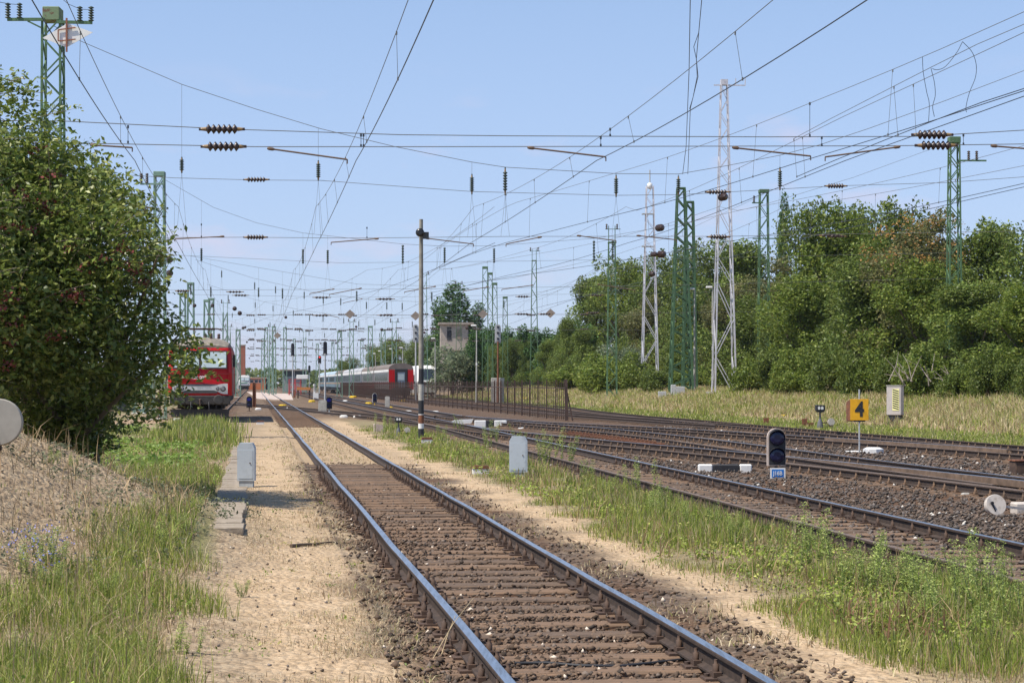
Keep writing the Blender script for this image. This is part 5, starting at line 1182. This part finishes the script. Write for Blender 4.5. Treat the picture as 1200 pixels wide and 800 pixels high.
def make_tree(seed, H, Wd, n, cols, leaf, kind='round', name='tree'):
    rng = np.random.default_rng(seed); lobes = []
    if kind == 'round':
        for k in range(26):
            a = rng.uniform(0, 2*np.pi); f = rng.random()**.8; zr = rng.uniform(.22, .93); prof = math.sin(math.pi*min(1, max(.05, (zr-.02)/1.02))**.85)
            r_ = Wd*.5*prof*f*.85; lobes.append((r_*math.cos(a), r_*math.sin(a), H*zr, Wd*rng.uniform(.11, .20), rng.uniform(.7, .95)))
        for k in range(7):
            a = rng.uniform(0, 2*np.pi); lobes.append((Wd*.4*math.cos(a), Wd*.4*math.sin(a), H*rng.uniform(.12, .3), Wd*.17, .8))
        for k in range(6):
            a = rng.uniform(0, 2*np.pi); f = rng.uniform(0, .3); lobes.append((Wd*f*math.cos(a), Wd*f*math.sin(a), H*rng.uniform(.92, 1.0), Wd*rng.uniform(.05, .08), 1.2))
    elif kind == 'column':
        for k in range(16):
            zr = .06+.9*k/15; r_ = Wd*.5*math.sin(math.pi*min(1, .12+.86*zr))**.6*.45; a = rng.uniform(0, 6.28); lobes.append((r_*math.cos(a)*.7, r_*math.sin(a)*.7, H*zr, Wd*.36*(1.0-.45*zr), 1.5))
    elif kind == 'shrub':
        for k in range(14):
            a = rng.uniform(0, 6.28); f = rng.random(); lobes.append((Wd*.38*f*math.cos(a), Wd*.38*f*math.sin(a), H*rng.uniform(.15, .8)*(1-.35*f), Wd*rng.uniform(.15, .24), .85))
    P, d, idx = crown_points(lobes, n, rng)
    P = P[P[:, 2] > .02]; d = d[:len(P)]; idx = idx[:len(P)]
    lob_t = rng.uniform(.75, 1.25, len(lobes)); c = cols[rng.integers(0, len(cols), len(P))]*lob_t[idx][:, None]*rng.uniform(.75, 1.25, (len(P), 1))
    root = thing(name, None, None)
    leaves('crown', P, leaf*rng.uniform(.6, 1.4, len(P)), c, lm, root)
    b = MB(); tr = Wd*.028+.04; top = H*(.75 if kind != 'shrub' else .5)
    b.tube([(0, 0, -.3), (.05*Wd*.2, 0, top*.35), (-.02*Wd, .02*Wd, top*.7), (0, 0, top)], [tr*1.3, tr, tr*.7, tr*.2], 8)
    for k in range(9 if kind == 'round' else 4):
        l = lobes[k]; z0 = top*rng.uniform(.2, .7); b.tube([(0, 0, z0), (l[0]*.5, l[1]*.5, (z0+l[2])*.5+.2), (l[0], l[1], l[2])], [tr*.5, tr*.3, tr*.08], 6)
    b.build('trunk', mat('bark', (.16, .12, .085), rough=.9, c2=(.08, .06, .045), scale=5), root)
    return root
CG = np.array([(.105,.15,.03), (.14,.185,.036), (.185,.22,.05), (.08,.12,.024)])
CB = np.array([(.155,.22,.035), (.205,.265,.045), (.26,.30,.06), (.115,.17,.03)])
CD = np.array([(.035,.075,.02), (.05,.10,.028), (.07,.12,.03)])
CO = np.array([(.15,.16,.055), (.19,.19,.07), (.115,.13,.04), (.24,.22,.09)])
CS = np.array([(.19,.23,.13), (.24,.27,.16), (.13,.18,.09)])
CG = CG*1.16; CB = CB*1.14; CO = CO*1.15
proto = {}
spec = {'a': (1, 12, 11, 26000, CG, .27, 'round', 'broadleaf_tree'), 'b': (2, 12, 10, 24000, CB*.88, .27, 'round', 'broadleaf_tree'), 'c': (3, 12, 9, 20000, CO*.9, .25, 'round', 'broadleaf_tree'), 'd': (4, 12, 11, 24000, CG*1.08, .29, 'round', 'broadleaf_tree'),
        'k': (5, 7, 3.0, 9000, CD*1.9, .22, 'column', 'conifer_tree'), 'p': (6, 12, 4.0, 8000, CD*1.5, .30, 'column', 'poplar_tree'),
        's': (7, 3.5, 4.6, 9000, CB*.85, .20, 'shrub', 'shrub'), 't': (8, 3.5, 4.6, 9000, CG*.95, .20, 'shrub', 'shrub'), 'w': (9, 5, 5, 6000, CS, .22, 'shrub', 'shrub')}
usedp = set()
def plant(kind, px, ytop, Yd, wpx, label, group, cat='tree', rot=None, zoff=0):
    if kind not in proto: proto[kind] = make_tree(*spec[kind][:7], name=spec[kind][7])
    o = proto[kind] if kind not in usedp else copy_tree(proto[kind]); usedp.add(kind)
    x = (px-600)/F*Yd; g = tz(x, Yd); H = EYE+(HY-ytop)*Yd/F-g; W_ = wpx*Yd/F
    o.location = (x, Yd, g); o.scale = (W_/spec[kind][2], W_/spec[kind][2], H/spec[kind][1]*.97); o.rotation_euler.z = rot if rot is not None else (px*.7) % 6.28
    tag(o, label, cat, group); return o
def Yu(u, px): return u/(S+(px-600)/F)
U_OFF = 3.5
back = [(1225, 268, 42, 'a', 190), (1165, 262, 45, 'd', 150), (1100, 246, 43, 'c', 150), (1050, 236, 42, 'a', 160), (995, 238, 43, 'b', 150), (955, 236, 41, 'a', 130), (905, 300, 44, 'c', 110), (868, 282, 43, 'd', 130), (825, 284, 45, 'a', 130), (780, 296, 45, 'a', 110), (735, 300, 46, 'b', 115), (700, 322, 44, 'd', 95), (1010, 300, 38, 'a', 150), (1085, 300, 39, 'b', 150), (1140, 330, 37, 'd', 150), (1205, 330, 36, 'b', 140), (940, 320, 38, 'b', 130), (880, 345, 39, 'a', 110), (760, 345, 41, 'c', 90), (815, 340, 41, 'a', 90), (850, 330, 41, 'c', 80)]
ords = ['first', 'second', 'third', 'fourth', 'fifth', 'sixth', 'seventh', 'eighth', 'ninth', 'tenth', 'eleventh', 'twelfth', 'thirteenth', 'fourteenth', 'fifteenth', 'sixteenth', 'seventeenth', 'eighteenth', 'nineteenth', 'twentieth', 'twenty-first', 'twenty-second']
kn = {'a': 'dark green leafy', 'b': 'bright green leafy', 'c': 'dull olive', 'd': 'mid green leafy'}
for i, (px, yt, u, k, w_) in enumerate(sorted(back, reverse=True)):
    u += U_OFF if px < 872 else 0
    plant(k, px, yt, Yu(u, px), w_, '%s tree of the wood, %s from the right edge' % (kn[k], ords[i]), 'trees of the wood on the right')
plant('p', 918, 229, Yu(50, 918), 26, 'tall narrow dark poplar rising above the wood', 'poplars')
# tree with orange seed clusters
t = plant('c', 1065, 262, Yu(40, 1065), 150, 'olive tree with orange seed clusters in the middle of the right wood', 'trees of the wood on the right')
n = 900; P = []
for k in range(34):
    cx_, cy_, cz_ = P3(RNG.uniform(1010, 1130), RNG.uniform(255, 318), Yu(38.3, 1065)-RNG.uniform(-1, 2)); P.append(np.array([cx_, cy_, cz_])+RNG.normal(0, .22, (20, 3)))
P = np.concatenate(P); o = leaves('seed_clusters', P, RNG.uniform(.12, .22, len(P)), np.array([(.46, .25, .07)])*RNG.uniform(.6, 1.2, (len(P), 1)), lm)
tag(o, kind='stuff'); o.parent = t; bpy.context.view_layer.update(); o.matrix_parent_inverse = t.matrix_world.inverted()
# conifer hedge
con = [(558, 392), (588, 392), (618, 392), (650, 395), (668, 392), (566, 388), (580, 383), (596, 386), (611, 384), (627, 387), (643, 388), (660, 386), (676, 380), (690, 384), (640, 400), (606, 400), (575, 402)]
for i, (px, yt) in enumerate(sorted(con)):
    plant('k', px, yt, Yu(37+(i % 3), px), 38, 'dark upright conifer, %s from the left in the row behind the fence' % ords[i], 'row of dark conifers')
for i, (px, yt, k, w_) in enumerate(((600, 397, 'a', 44), (622, 400, 'a', 44), (645, 398, 'd', 48), (664, 392, 'a', 48), (684, 384, 'd', 52), (580, 404, 'a', 40))):
    plant(k, px, yt, Yu(35.5+(i % 2), px), w_, '%s leafy tree, %s of those crowding in front of the dark conifers' % (kn[k].split(' leafy')[0], ords[i]), 'leafy trees in front of the conifers')
# bushes at the foot of the wood
rb = random.Random(5); shr = []
for i in range(22):
    px = 668+i*25.5+rb.uniform(-6, 6); shr.append((px, 418+rb.uniform(-22, 12)-.02*(px-660), rb.choice('sstt'), rb.uniform(46, 74)))
for i, (px, yt, k, w_) in enumerate(shr):
    uu = 33.5 if px < 775 or px > 868 else 38.5
    plant(k, px, yt, Yu(uu+rb.uniform(0, 1.5), px), w_, '%s bush at the foot of the wood, %s from the left' % ('bright green' if k == 's' else 'mid green', ords[min(i, 21)]), 'bushes along the foot of the wood', 'bush')
plant('s', 712, 408, Yu(33, 712), 80, 'largest bright yellow green bush beyond the end of the fence', 'bushes along the foot of the wood', 'bush')
# trees around the signal tower and far behind
for (px, yt, Y_, w_, k, lb) in ((536, 334, 330, 70, 'p', 'tall dark tree behind the derelict signal tower'), (512, 352, 345, 40, 'p', 'dark tree at the left of the derelict signal tower'), (560, 356, 335, 40, 'p', 'dark tree at the right of the derelict signal tower'),
        (530, 384, 262, 66, 'w', 'silvery willow bush at the foot of the derelict signal tower'), (498, 392, 360, 50, 'a', 'green tree left of the derelict signal tower'), (556, 388, 262, 34, 'k', 'dark conifer at the right foot of the derelict signal tower'), (485, 400, 380, 45, 'a', 'green tree right behind the striped pole'), (460, 396, 400, 60, 'b', 'pale green tree above the red coach'),
        (440, 404, 420, 40, 'a', 'green tree above the grey coaches'), (412, 418, 460, 30, 'a', 'small far tree above the middle coaches'), (400, 422, 480, 26, 'd', 'small far tree left of the one above the middle coaches'), (728, 385, 190, 60, 'w', 'silvery green tree left of the shorter white pylon'), (666, 372, 215, 44, 'd', 'green tree rising behind the right end of the conifers'), (1180, 395, 92, 90, 's', 'drooping bright green bush at the right picture edge')):
    plant(k, px, yt, Y_, w_, lb, None, 'bush' if k in 'ws' else 'tree')
# far off wood closing the horizon
n = 26000; X = RNG.uniform(-420, 60, n); Y = RNG.uniform(760, 820, n); hh = 3.0+4.5*vnoise(X, Y*0, 22, 71)+2*vnoise(X, Y*0, 7, 72); Z = RNG.random(n)**.8*hh
o = leaves('distant_wood', np.stack([X, Y, Z], -1), RNG.uniform(1.2, 2.6, n), pal(CG*.8, n), lm); tag(o, 'low far off wood closing the horizon', 'wood', kind='stuff')
# dead branches
b = MB(); rd = random.Random(3); c = P3(1085, 452, 96)
for i in range(26):
    p = c+Vector((rd.uniform(-1.8, 1.6), rd.uniform(-.4, .4), rd.uniform(-.2, .3))); q = p+Vector((rd.uniform(-1.3, .5), rd.uniform(-.3, .3), rd.uniform(.3, 1.5))); m_ = (p+q)/2+Vector((rd.uniform(-.15, .15), 0, rd.uniform(0, .2)))
    b.tube([p, m_, q], [.035, .022, .008], 5)
tag(b.build('brush_pile', mat('dead_wood', (.42, .36, .30), rough=.9)), 'heap of bare dead branches at the edge of the wood', 'branches', kind='stuff')

# ================================================================ the big elder bush on the left
root = thing('elder_bush', 'large leafy elder bush with dark red berry clusters filling the left side', 'bush', (0, 0, 0))
lob = [(20,150,40,29.5), (0,110,26,30), (45,185,50,29), (5,215,60,29), (95,215,46,29), (138,243,34,29), (163,262,20,29), (60,260,70,28), (0,300,80,28), (120,285,58,28), (156,300,34,28.5), (182,335,24,28.5), (60,340,76,27), (140,355,56,28), (10,370,80,26.6),
       (90,405,66,27.5), (155,405,46,28), (190,385,24,28.5), (204,410,22,28), (226,418,17,27.5), (245,424,12,27.3), (210,392,16,28), (212,436,16,27.6), (204,415,24,27.8), (196,448,22,27.8), (186,470,24,28), (30,455,64,30), (100,465,52,30), (146,445,32,30), (50,490,44,30), (95,505,36,30.2), (20,500,40,30), (185,300,16,28), (-60,180,70,27.5), (-70,260,90,26.5), (-70,350,95,26.3), (-80,440,80,26.5), (35,112,12,29.5), (15,95,12,29.5), (60,175,14,29), (70,520,30,29.8), (104,520,22,29.8), (100,500,26,30),(75,130,10,29.3)]  # unseen lobes left of the frame, added to block sun from the lower leaves
LB = []
for (px, py, r_, Y) in lob:
    p = P3(px, py, Y+RNG.uniform(-.5, .5)); LB.append((p.x, p.y, p.z, r_*Y/F*.95, .92))
    if r_ > 40 and px < 125:
        for dy in (1.3, 2.2): LB.append((p.x-.2, p.y+dy, p.z-.1, r_*Y/F*1.0, .92))
P, d, idx = crown_points(LB, 74000, RNG); P = P[P[:, 2] > .35]
P = P+RNG.normal(0, .10, P.shape)
# leaves sit along drooping sprays, five to a stalk
n = len(P)//5; Q = []; 
base = P[:n]; dirs = RNG.normal(0, 1, (n, 3)); dirs[:, 2] = -.35; dirs /= np.linalg.norm(dirs, axis=1)[:, None]
for k in range(5): Q.append(base+dirs*(.055*k)+RNG.normal(0, .018, (n, 3)))
Q = np.concatenate(Q); Q = np.concatenate([Q, P[n:n+9000]])
CE = 1.18*np.array([(.12,.165,.03), (.155,.20,.04), (.20,.24,.055), (.08,.12,.024), (.28,.30,.085)])
leaves('foliage', Q, RNG.uniform(.065, .135, len(Q)), pal(CE, len(Q), .25), leafmat('elder_leaf', .38, .3), root, asp=.5)
# loose leafy sprays standing out of the crown
nS = 1300; L_ = np.array(LB); ii = RNG.choice(len(L_), nS, p=L_[:, 3]**2/(L_[:, 3]**2).sum()); dd = RNG.normal(0, 1, (nS, 3)); dd[:, 2] = np.abs(dd[:, 2])*.6-.1; dd[:, 1] -= .3; dd /= np.linalg.norm(dd, axis=1)[:, None]
st_ = L_[ii, :3]+dd*(L_[ii, 3]*.9)[:, None]; ln_ = RNG.uniform(.25, .62, nS); SP = []; tw = MB()
for k in range(11):
    f = k/10; SP.append(st_+dd*(ln_*f)[:, None]+np.array([0, 0, -.28])*((ln_*f)**1.5)[:, None]+RNG.normal(0, .045, (nS, 3)))
for q in range(0, nS, 2):
    a_ = Vector(st_[q]); e_ = a_+Vector(dd[q])*ln_[q]; tw.tube([a_-Vector(dd[q])*.3, a_, e_+Vector((0, 0, -.2*ln_[q]))], [.008, .006, .003], 3, cap=False)
SP = np.concatenate(SP); SP = SP[SP[:, 2] > 1.2]
leaves('sprays', SP, RNG.uniform(.07, .125, len(SP)), pal(CE, len(SP), .25), leafmat('elder_leaf', .38, .3), root, asp=.42)
tag(tw.build('twigs', mat('elder_bark', (.20, .16, .12)), root), kind='stuff')
b = MB(); rb = random.Random(2)
for k in range(16):
    l = LB[rb.randrange(len(LB))]; x0 = -7.3+rb.uniform(-.8, .9); y0 = 31+rb.uniform(-.6, .8); b.tube([(x0, y0, tz(x0, y0)-.1), (x0*.6+l[0]*.4, y0*.6+l[1]*.4, l[2]*.45), (l[0], l[1], l[2])], [.07, .045, .012], 7)
b.build('trunk', mat('elder_bark', (.20, .16, .12), rough=.9, scale=6), root)
pts = [(18,222),(58,205),(30,232),(35,270),(60,248),(82,290),(120,302),(100,312),(78,345),(5,358),(15,378),(25,270),(140,292),(150,310),(160,318),(8,430),(45,175),(10,265),(85,352),(90,345),(60,395),(12,400),(165,330),(52,238),(12,345)]
bb = []
for (px, py) in pts:
    Yf = 27.0; best = None
    for Y in np.arange(24.5, 31, .1):
        p = P3(px, py, Y)
        if any((p.x-l[0])**2+(p.y-l[1])**2+(p.z-l[2])**2 < (l[3]*1.0)**2 for l in LB): best = Y; break
    p = P3(px, py, (best or 27.5)-.08); bb.append(np.array(p)+RNG.normal(0, 1, (34, 3))*np.array([.08, .06, .045]))
bb = np.concatenate(bb); leaves('berries', bb, RNG.uniform(.03, .06, len(bb)), np.array([(.15, .035, .03)])*RNG.uniform(.4, 1.5, (len(bb), 1)), leafmat('berry', .4, 0), root, asp=1.0)

# ================================================================ tall weeds
def weed(seed, h, n, cols, bushy=.10):
    rng = np.random.default_rng(seed); r = thing('tall_weed', None, None); C_ = []; SZ = []
    for s in range(5):
        ox, oy = rng.normal(0, .13, 2); hh = h*rng.uniform(.5, 1.0); lx, ly = rng.normal(0, .11, 2)
        b = MB(); b.tube([(ox, oy, 0), (ox+lx*.5, oy+ly*.5, hh*.5), (ox+lx, oy+ly, hh)], [.006, .005, .002], 4); b.build('stem', mat('weed_stem', (.20, .24, .09), rough=.7), r)
        m_ = n//5; t = rng.random(m_)**.75; rad = bushy*(.5+.8*np.sin(np.pi*np.clip((t-.35)/.7, 0, 1)))*np.sqrt(rng.random(m_)); a = rng.uniform(0, 6.28, m_)
        C_.append(np.stack([ox+lx*t+rad*np.cos(a), oy+ly*t+rad*np.sin(a), hh*t+rad*.5+.02], -1)); SZ.append(.060-.030*t)
    C_ = np.concatenate(C_); SZ = np.concatenate(SZ); top = C_[:, 2]/h
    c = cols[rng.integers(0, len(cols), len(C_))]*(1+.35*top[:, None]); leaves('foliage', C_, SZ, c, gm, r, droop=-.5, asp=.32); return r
CW = np.array([(.20,.26,.06), (.26,.32,.08), (.33,.37,.12), (.15,.20,.045)])
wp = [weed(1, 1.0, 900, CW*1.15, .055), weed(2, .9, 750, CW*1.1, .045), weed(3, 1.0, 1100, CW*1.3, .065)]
wspec = [(1012, 690, 80), (1120, 715, 90), (1150, 700, 84), (1075, 700, 66), (970, 665, 60), (936, 672, 85), (957, 655, 60), (1012, 700, 92), (1030, 705, 88), (1048, 700, 80), (1100, 690, 70), (1130, 735, 105), (1165, 720, 88), (1192, 740, 110), (1066, 715, 70), (985, 690, 60), (1145, 760, 90), (1180, 690, 60), (1090, 740, 70), (782, 600, 52), (745, 578, 44), (690, 572, 42), (713, 585, 40), (656, 545, 46), (634, 545, 44), (607, 530, 40), (580, 525, 34), (865, 640, 50), (840, 625, 48), (760, 610, 44),
         (800, 622, 44), (905, 655, 50), (452, 508, 26), (466, 505, 20), (538, 505, 24), (560, 540, 26), (520, 520, 28)]
usw = set()
for i, (px, py, hp) in enumerate(wspec):
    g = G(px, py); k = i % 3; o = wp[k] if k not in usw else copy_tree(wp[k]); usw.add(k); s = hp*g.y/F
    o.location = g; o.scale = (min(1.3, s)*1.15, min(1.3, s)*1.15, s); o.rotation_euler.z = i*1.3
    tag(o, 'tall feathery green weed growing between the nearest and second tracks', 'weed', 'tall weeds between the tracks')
# blue flowered weeds and broad leaved plants on the left bank
wl = [(45, 655, 58), (60, 668, 62), (30, 672, 50), (52, 692, 50), (60, 545, 30), (84, 547, 20), (120, 700, 44), (150, 722, 46), (190, 640, 44), (170, 600, 32), (205, 622, 40), (20, 765, 40), (90, 775, 46), (165, 775, 50), (215, 765, 52), (280, 700, 30), (225, 602, 38)]
for i, (px, py, hp) in enumerate(wl):
    g = G(px, py); o = copy_tree(wp[i % 3]); s = hp*g.y/F*1.05; o.location = g; o.scale = (s*1.5, s*1.5, s*.8); o.rotation_euler.z = i*2.1
    tag(o, 'bushy green weed growing on the left bank below the elder bush', 'weed', 'weeds on the left bank')
P = []
for (px, py) in ((25, 630), (40, 640), (55, 652), (52, 668), (65, 645), (70, 632), (20, 645), (45, 625)):
    g = G(px, py+18); P.append(np.array(g)+np.array([0, 0, .16])+RNG.normal(0, 1, (40, 3))*np.array([.07, .07, .05]))
P = np.concatenate(P); o = leaves('blue_flowers', P, RNG.uniform(.012, .022, len(P)), np.array([(.25, .27, .62)])*RNG.uniform(.7, 1.3, (len(P), 1)), leafmat('petal', .5, .2), asp=.9); tag(o, 'tiny pale blue flowers among the weeds on the left bank', 'flowers', kind='stuff')
# creeping broad leaved plants beyond the mound
CV = np.array([(.16, .26, .04), (.22, .33, .06), (.27, .36, .09)])
PP = []
for (px, py, w_) in ((145, 522, 30), (175, 530, 30), (215, 528, 18), (205, 545, 22), (160, 545, 26), (125, 538, 20), (150, 505, 16)):
    g = G(px, py)
    for k in range(500):
        x = g.x+RNG.normal(0, w_*g.y/F*.6); y = g.y+RNG.normal(0, 1.3); PP.append((x, y, tz(x, y)+RNG.uniform(.03, .22)))
PP = np.array(PP); o = leaves('creeping_plants', PP, RNG.uniform(.06, .13, len(PP)), pal(CV, len(PP)), lm, asp=.8); tag(o, 'bright green creeping broad leaved plants beyond the earth mound', 'plants', kind='stuff')

# low leafy weeds mixed into the grass: many small rosettes and clumps
def low_weeds(n, u0, u1, y0, y1, cols, label, keep, hgt=.16, spread=.10, per=26, sz=(.018, .045)):
    X, Y, U = scatter(n, u0, u1, y0, y1, 1.7); k = keep(X, Y, U); X, Y = X[k], Y[k]; m = len(X)
    hh = hgt*RNG.uniform(.3, 1.3, m); c0 = pal(cols, m, .2); X = np.repeat(X, per); Y = np.repeat(Y, per); hh = np.repeat(hh, per)
    t = RNG.random(len(X)); x = X+RNG.normal(0, spread, len(X))*(.5+t*.6); y = Y+RNG.normal(0, spread, len(X)); z = terrain(X, Y)+hh*t
    o = leaves('low_weeds', np.stack([x, y, z], -1), RNG.uniform(sz[0], sz[1], len(x))*(.8+Y/45), np.repeat(c0, per, 0)*RNG.uniform(.8, 1.2, (len(x), 1)), gm, asp=.5); tag(o, label, 'weeds', kind='stuff')
low_weeds(1500, 4.3, 6.6, 11, 70, GREEN*(1.05, 1.1, 1), 'low leafy weeds mixed into the grass between the nearest and second tracks', lambda X, Y, U: (vnoise(X, Y, .9, 81) > .42) & (RNG.random(len(X)) < smooth(4.2, 5.0, U)))
low_weeds(1500, -7, -.6, 9.5, 60, GREEN*(.95, 1.08, 1), 'low leafy weeds mixed into the grass of the left bank', lambda X, Y, U: (vnoise(X, Y, 1.1, 82) > .5) & ~((X < -3.7) & (Y > 15) & (Y < 28)), hgt=.2)
low_weeds(500, -4.6, 0, 15, 28, np.array([(.17, .19, .11), (.22, .23, .14), (.14, .16, .09)]), 'grey green tufts scattered on the dry earth mound', lambda X, Y, U: (X < -3.2) & (vnoise(X, Y, .8, 83) > .5), hgt=.14, spread=.08)
low_weeds(200, -.3, 1.2, 10, 60, GREEN, 'tiny green tufts on the sandy margin', lambda X, Y, U: vnoise(X, Y, .6, 84) > .62, hgt=.05, spread=.05, per=14, sz=(.012, .03))
# clods and dead bits on the mound
X = RNG.uniform(-8, -3.3, 2200); Y = RNG.uniform(14, 27, 2200); stones('clods', X, Y, terrain(X, Y)+.005, RNG.uniform(.006, .02, len(X)), np.array([(.42, .33, .23)])*RNG.uniform(.5, 1.3, (len(X), 1)), 'crumbly brown clods of earth on the mound')
# brown seed spikes of withered grass at the right
g = G(1050, 742); X = g.x+RNG.normal(0, .28, 150); Y = g.y+RNG.normal(0, .5, 150)
blades('withered_grass', X, Y, RNG.uniform(.14, .32, 150), np.full(150, .016), np.array([(.24, .13, .07)])*RNG.uniform(.7, 1.4, (150, 1)), 'brown withered seed spikes in the grass at the right', lean=.9)
X, Y, U = scatter(1500, 4.3, 6.5, 11, 60, 1.7); blades('withered_grass', X, Y, RNG.uniform(.15, .42, len(X)), .004+Y*.0003, np.array([(.36, .25, .13)])*RNG.uniform(.6, 1.4, (len(X), 1)), 'thin brown dead stalks standing in the middle grass strip', lean=.7)
X, Y, U = scatter(5000, -6.5, -.6, 9.5, 60, 1.7); blades('withered_grass', X, Y, RNG.uniform(.12, .45, len(X)), .004+Y*.0003, np.array([(.40, .29, .16)])*RNG.uniform(.6, 1.4, (len(X), 1)), 'thin brown dead stalks standing on the left bank', lean=.8)

# ---------------------------------------------------------------- summer haze in the air
def haze(dens):
    b = MB(); b.box(-2600, 2600, -60, 3050, -3.0, 34.0)
    m = bpy.data.materials.new('haze_air'); m.use_nodes = True; n = m.node_tree.nodes; n.remove(n['Principled BSDF'])
    v = n.new('ShaderNodeVolumePrincipled'); v.inputs['Color'].default_value = (.80, .88, 1.0, 1); v.inputs['Density'].default_value = dens; v.inputs['Anisotropy'].default_value = .3
    m.node_tree.links.new(v.outputs[0], n['Material Output'].inputs['Volume'])
    tag(b.build('haze', m), kind='stuff')
haze(.00008)
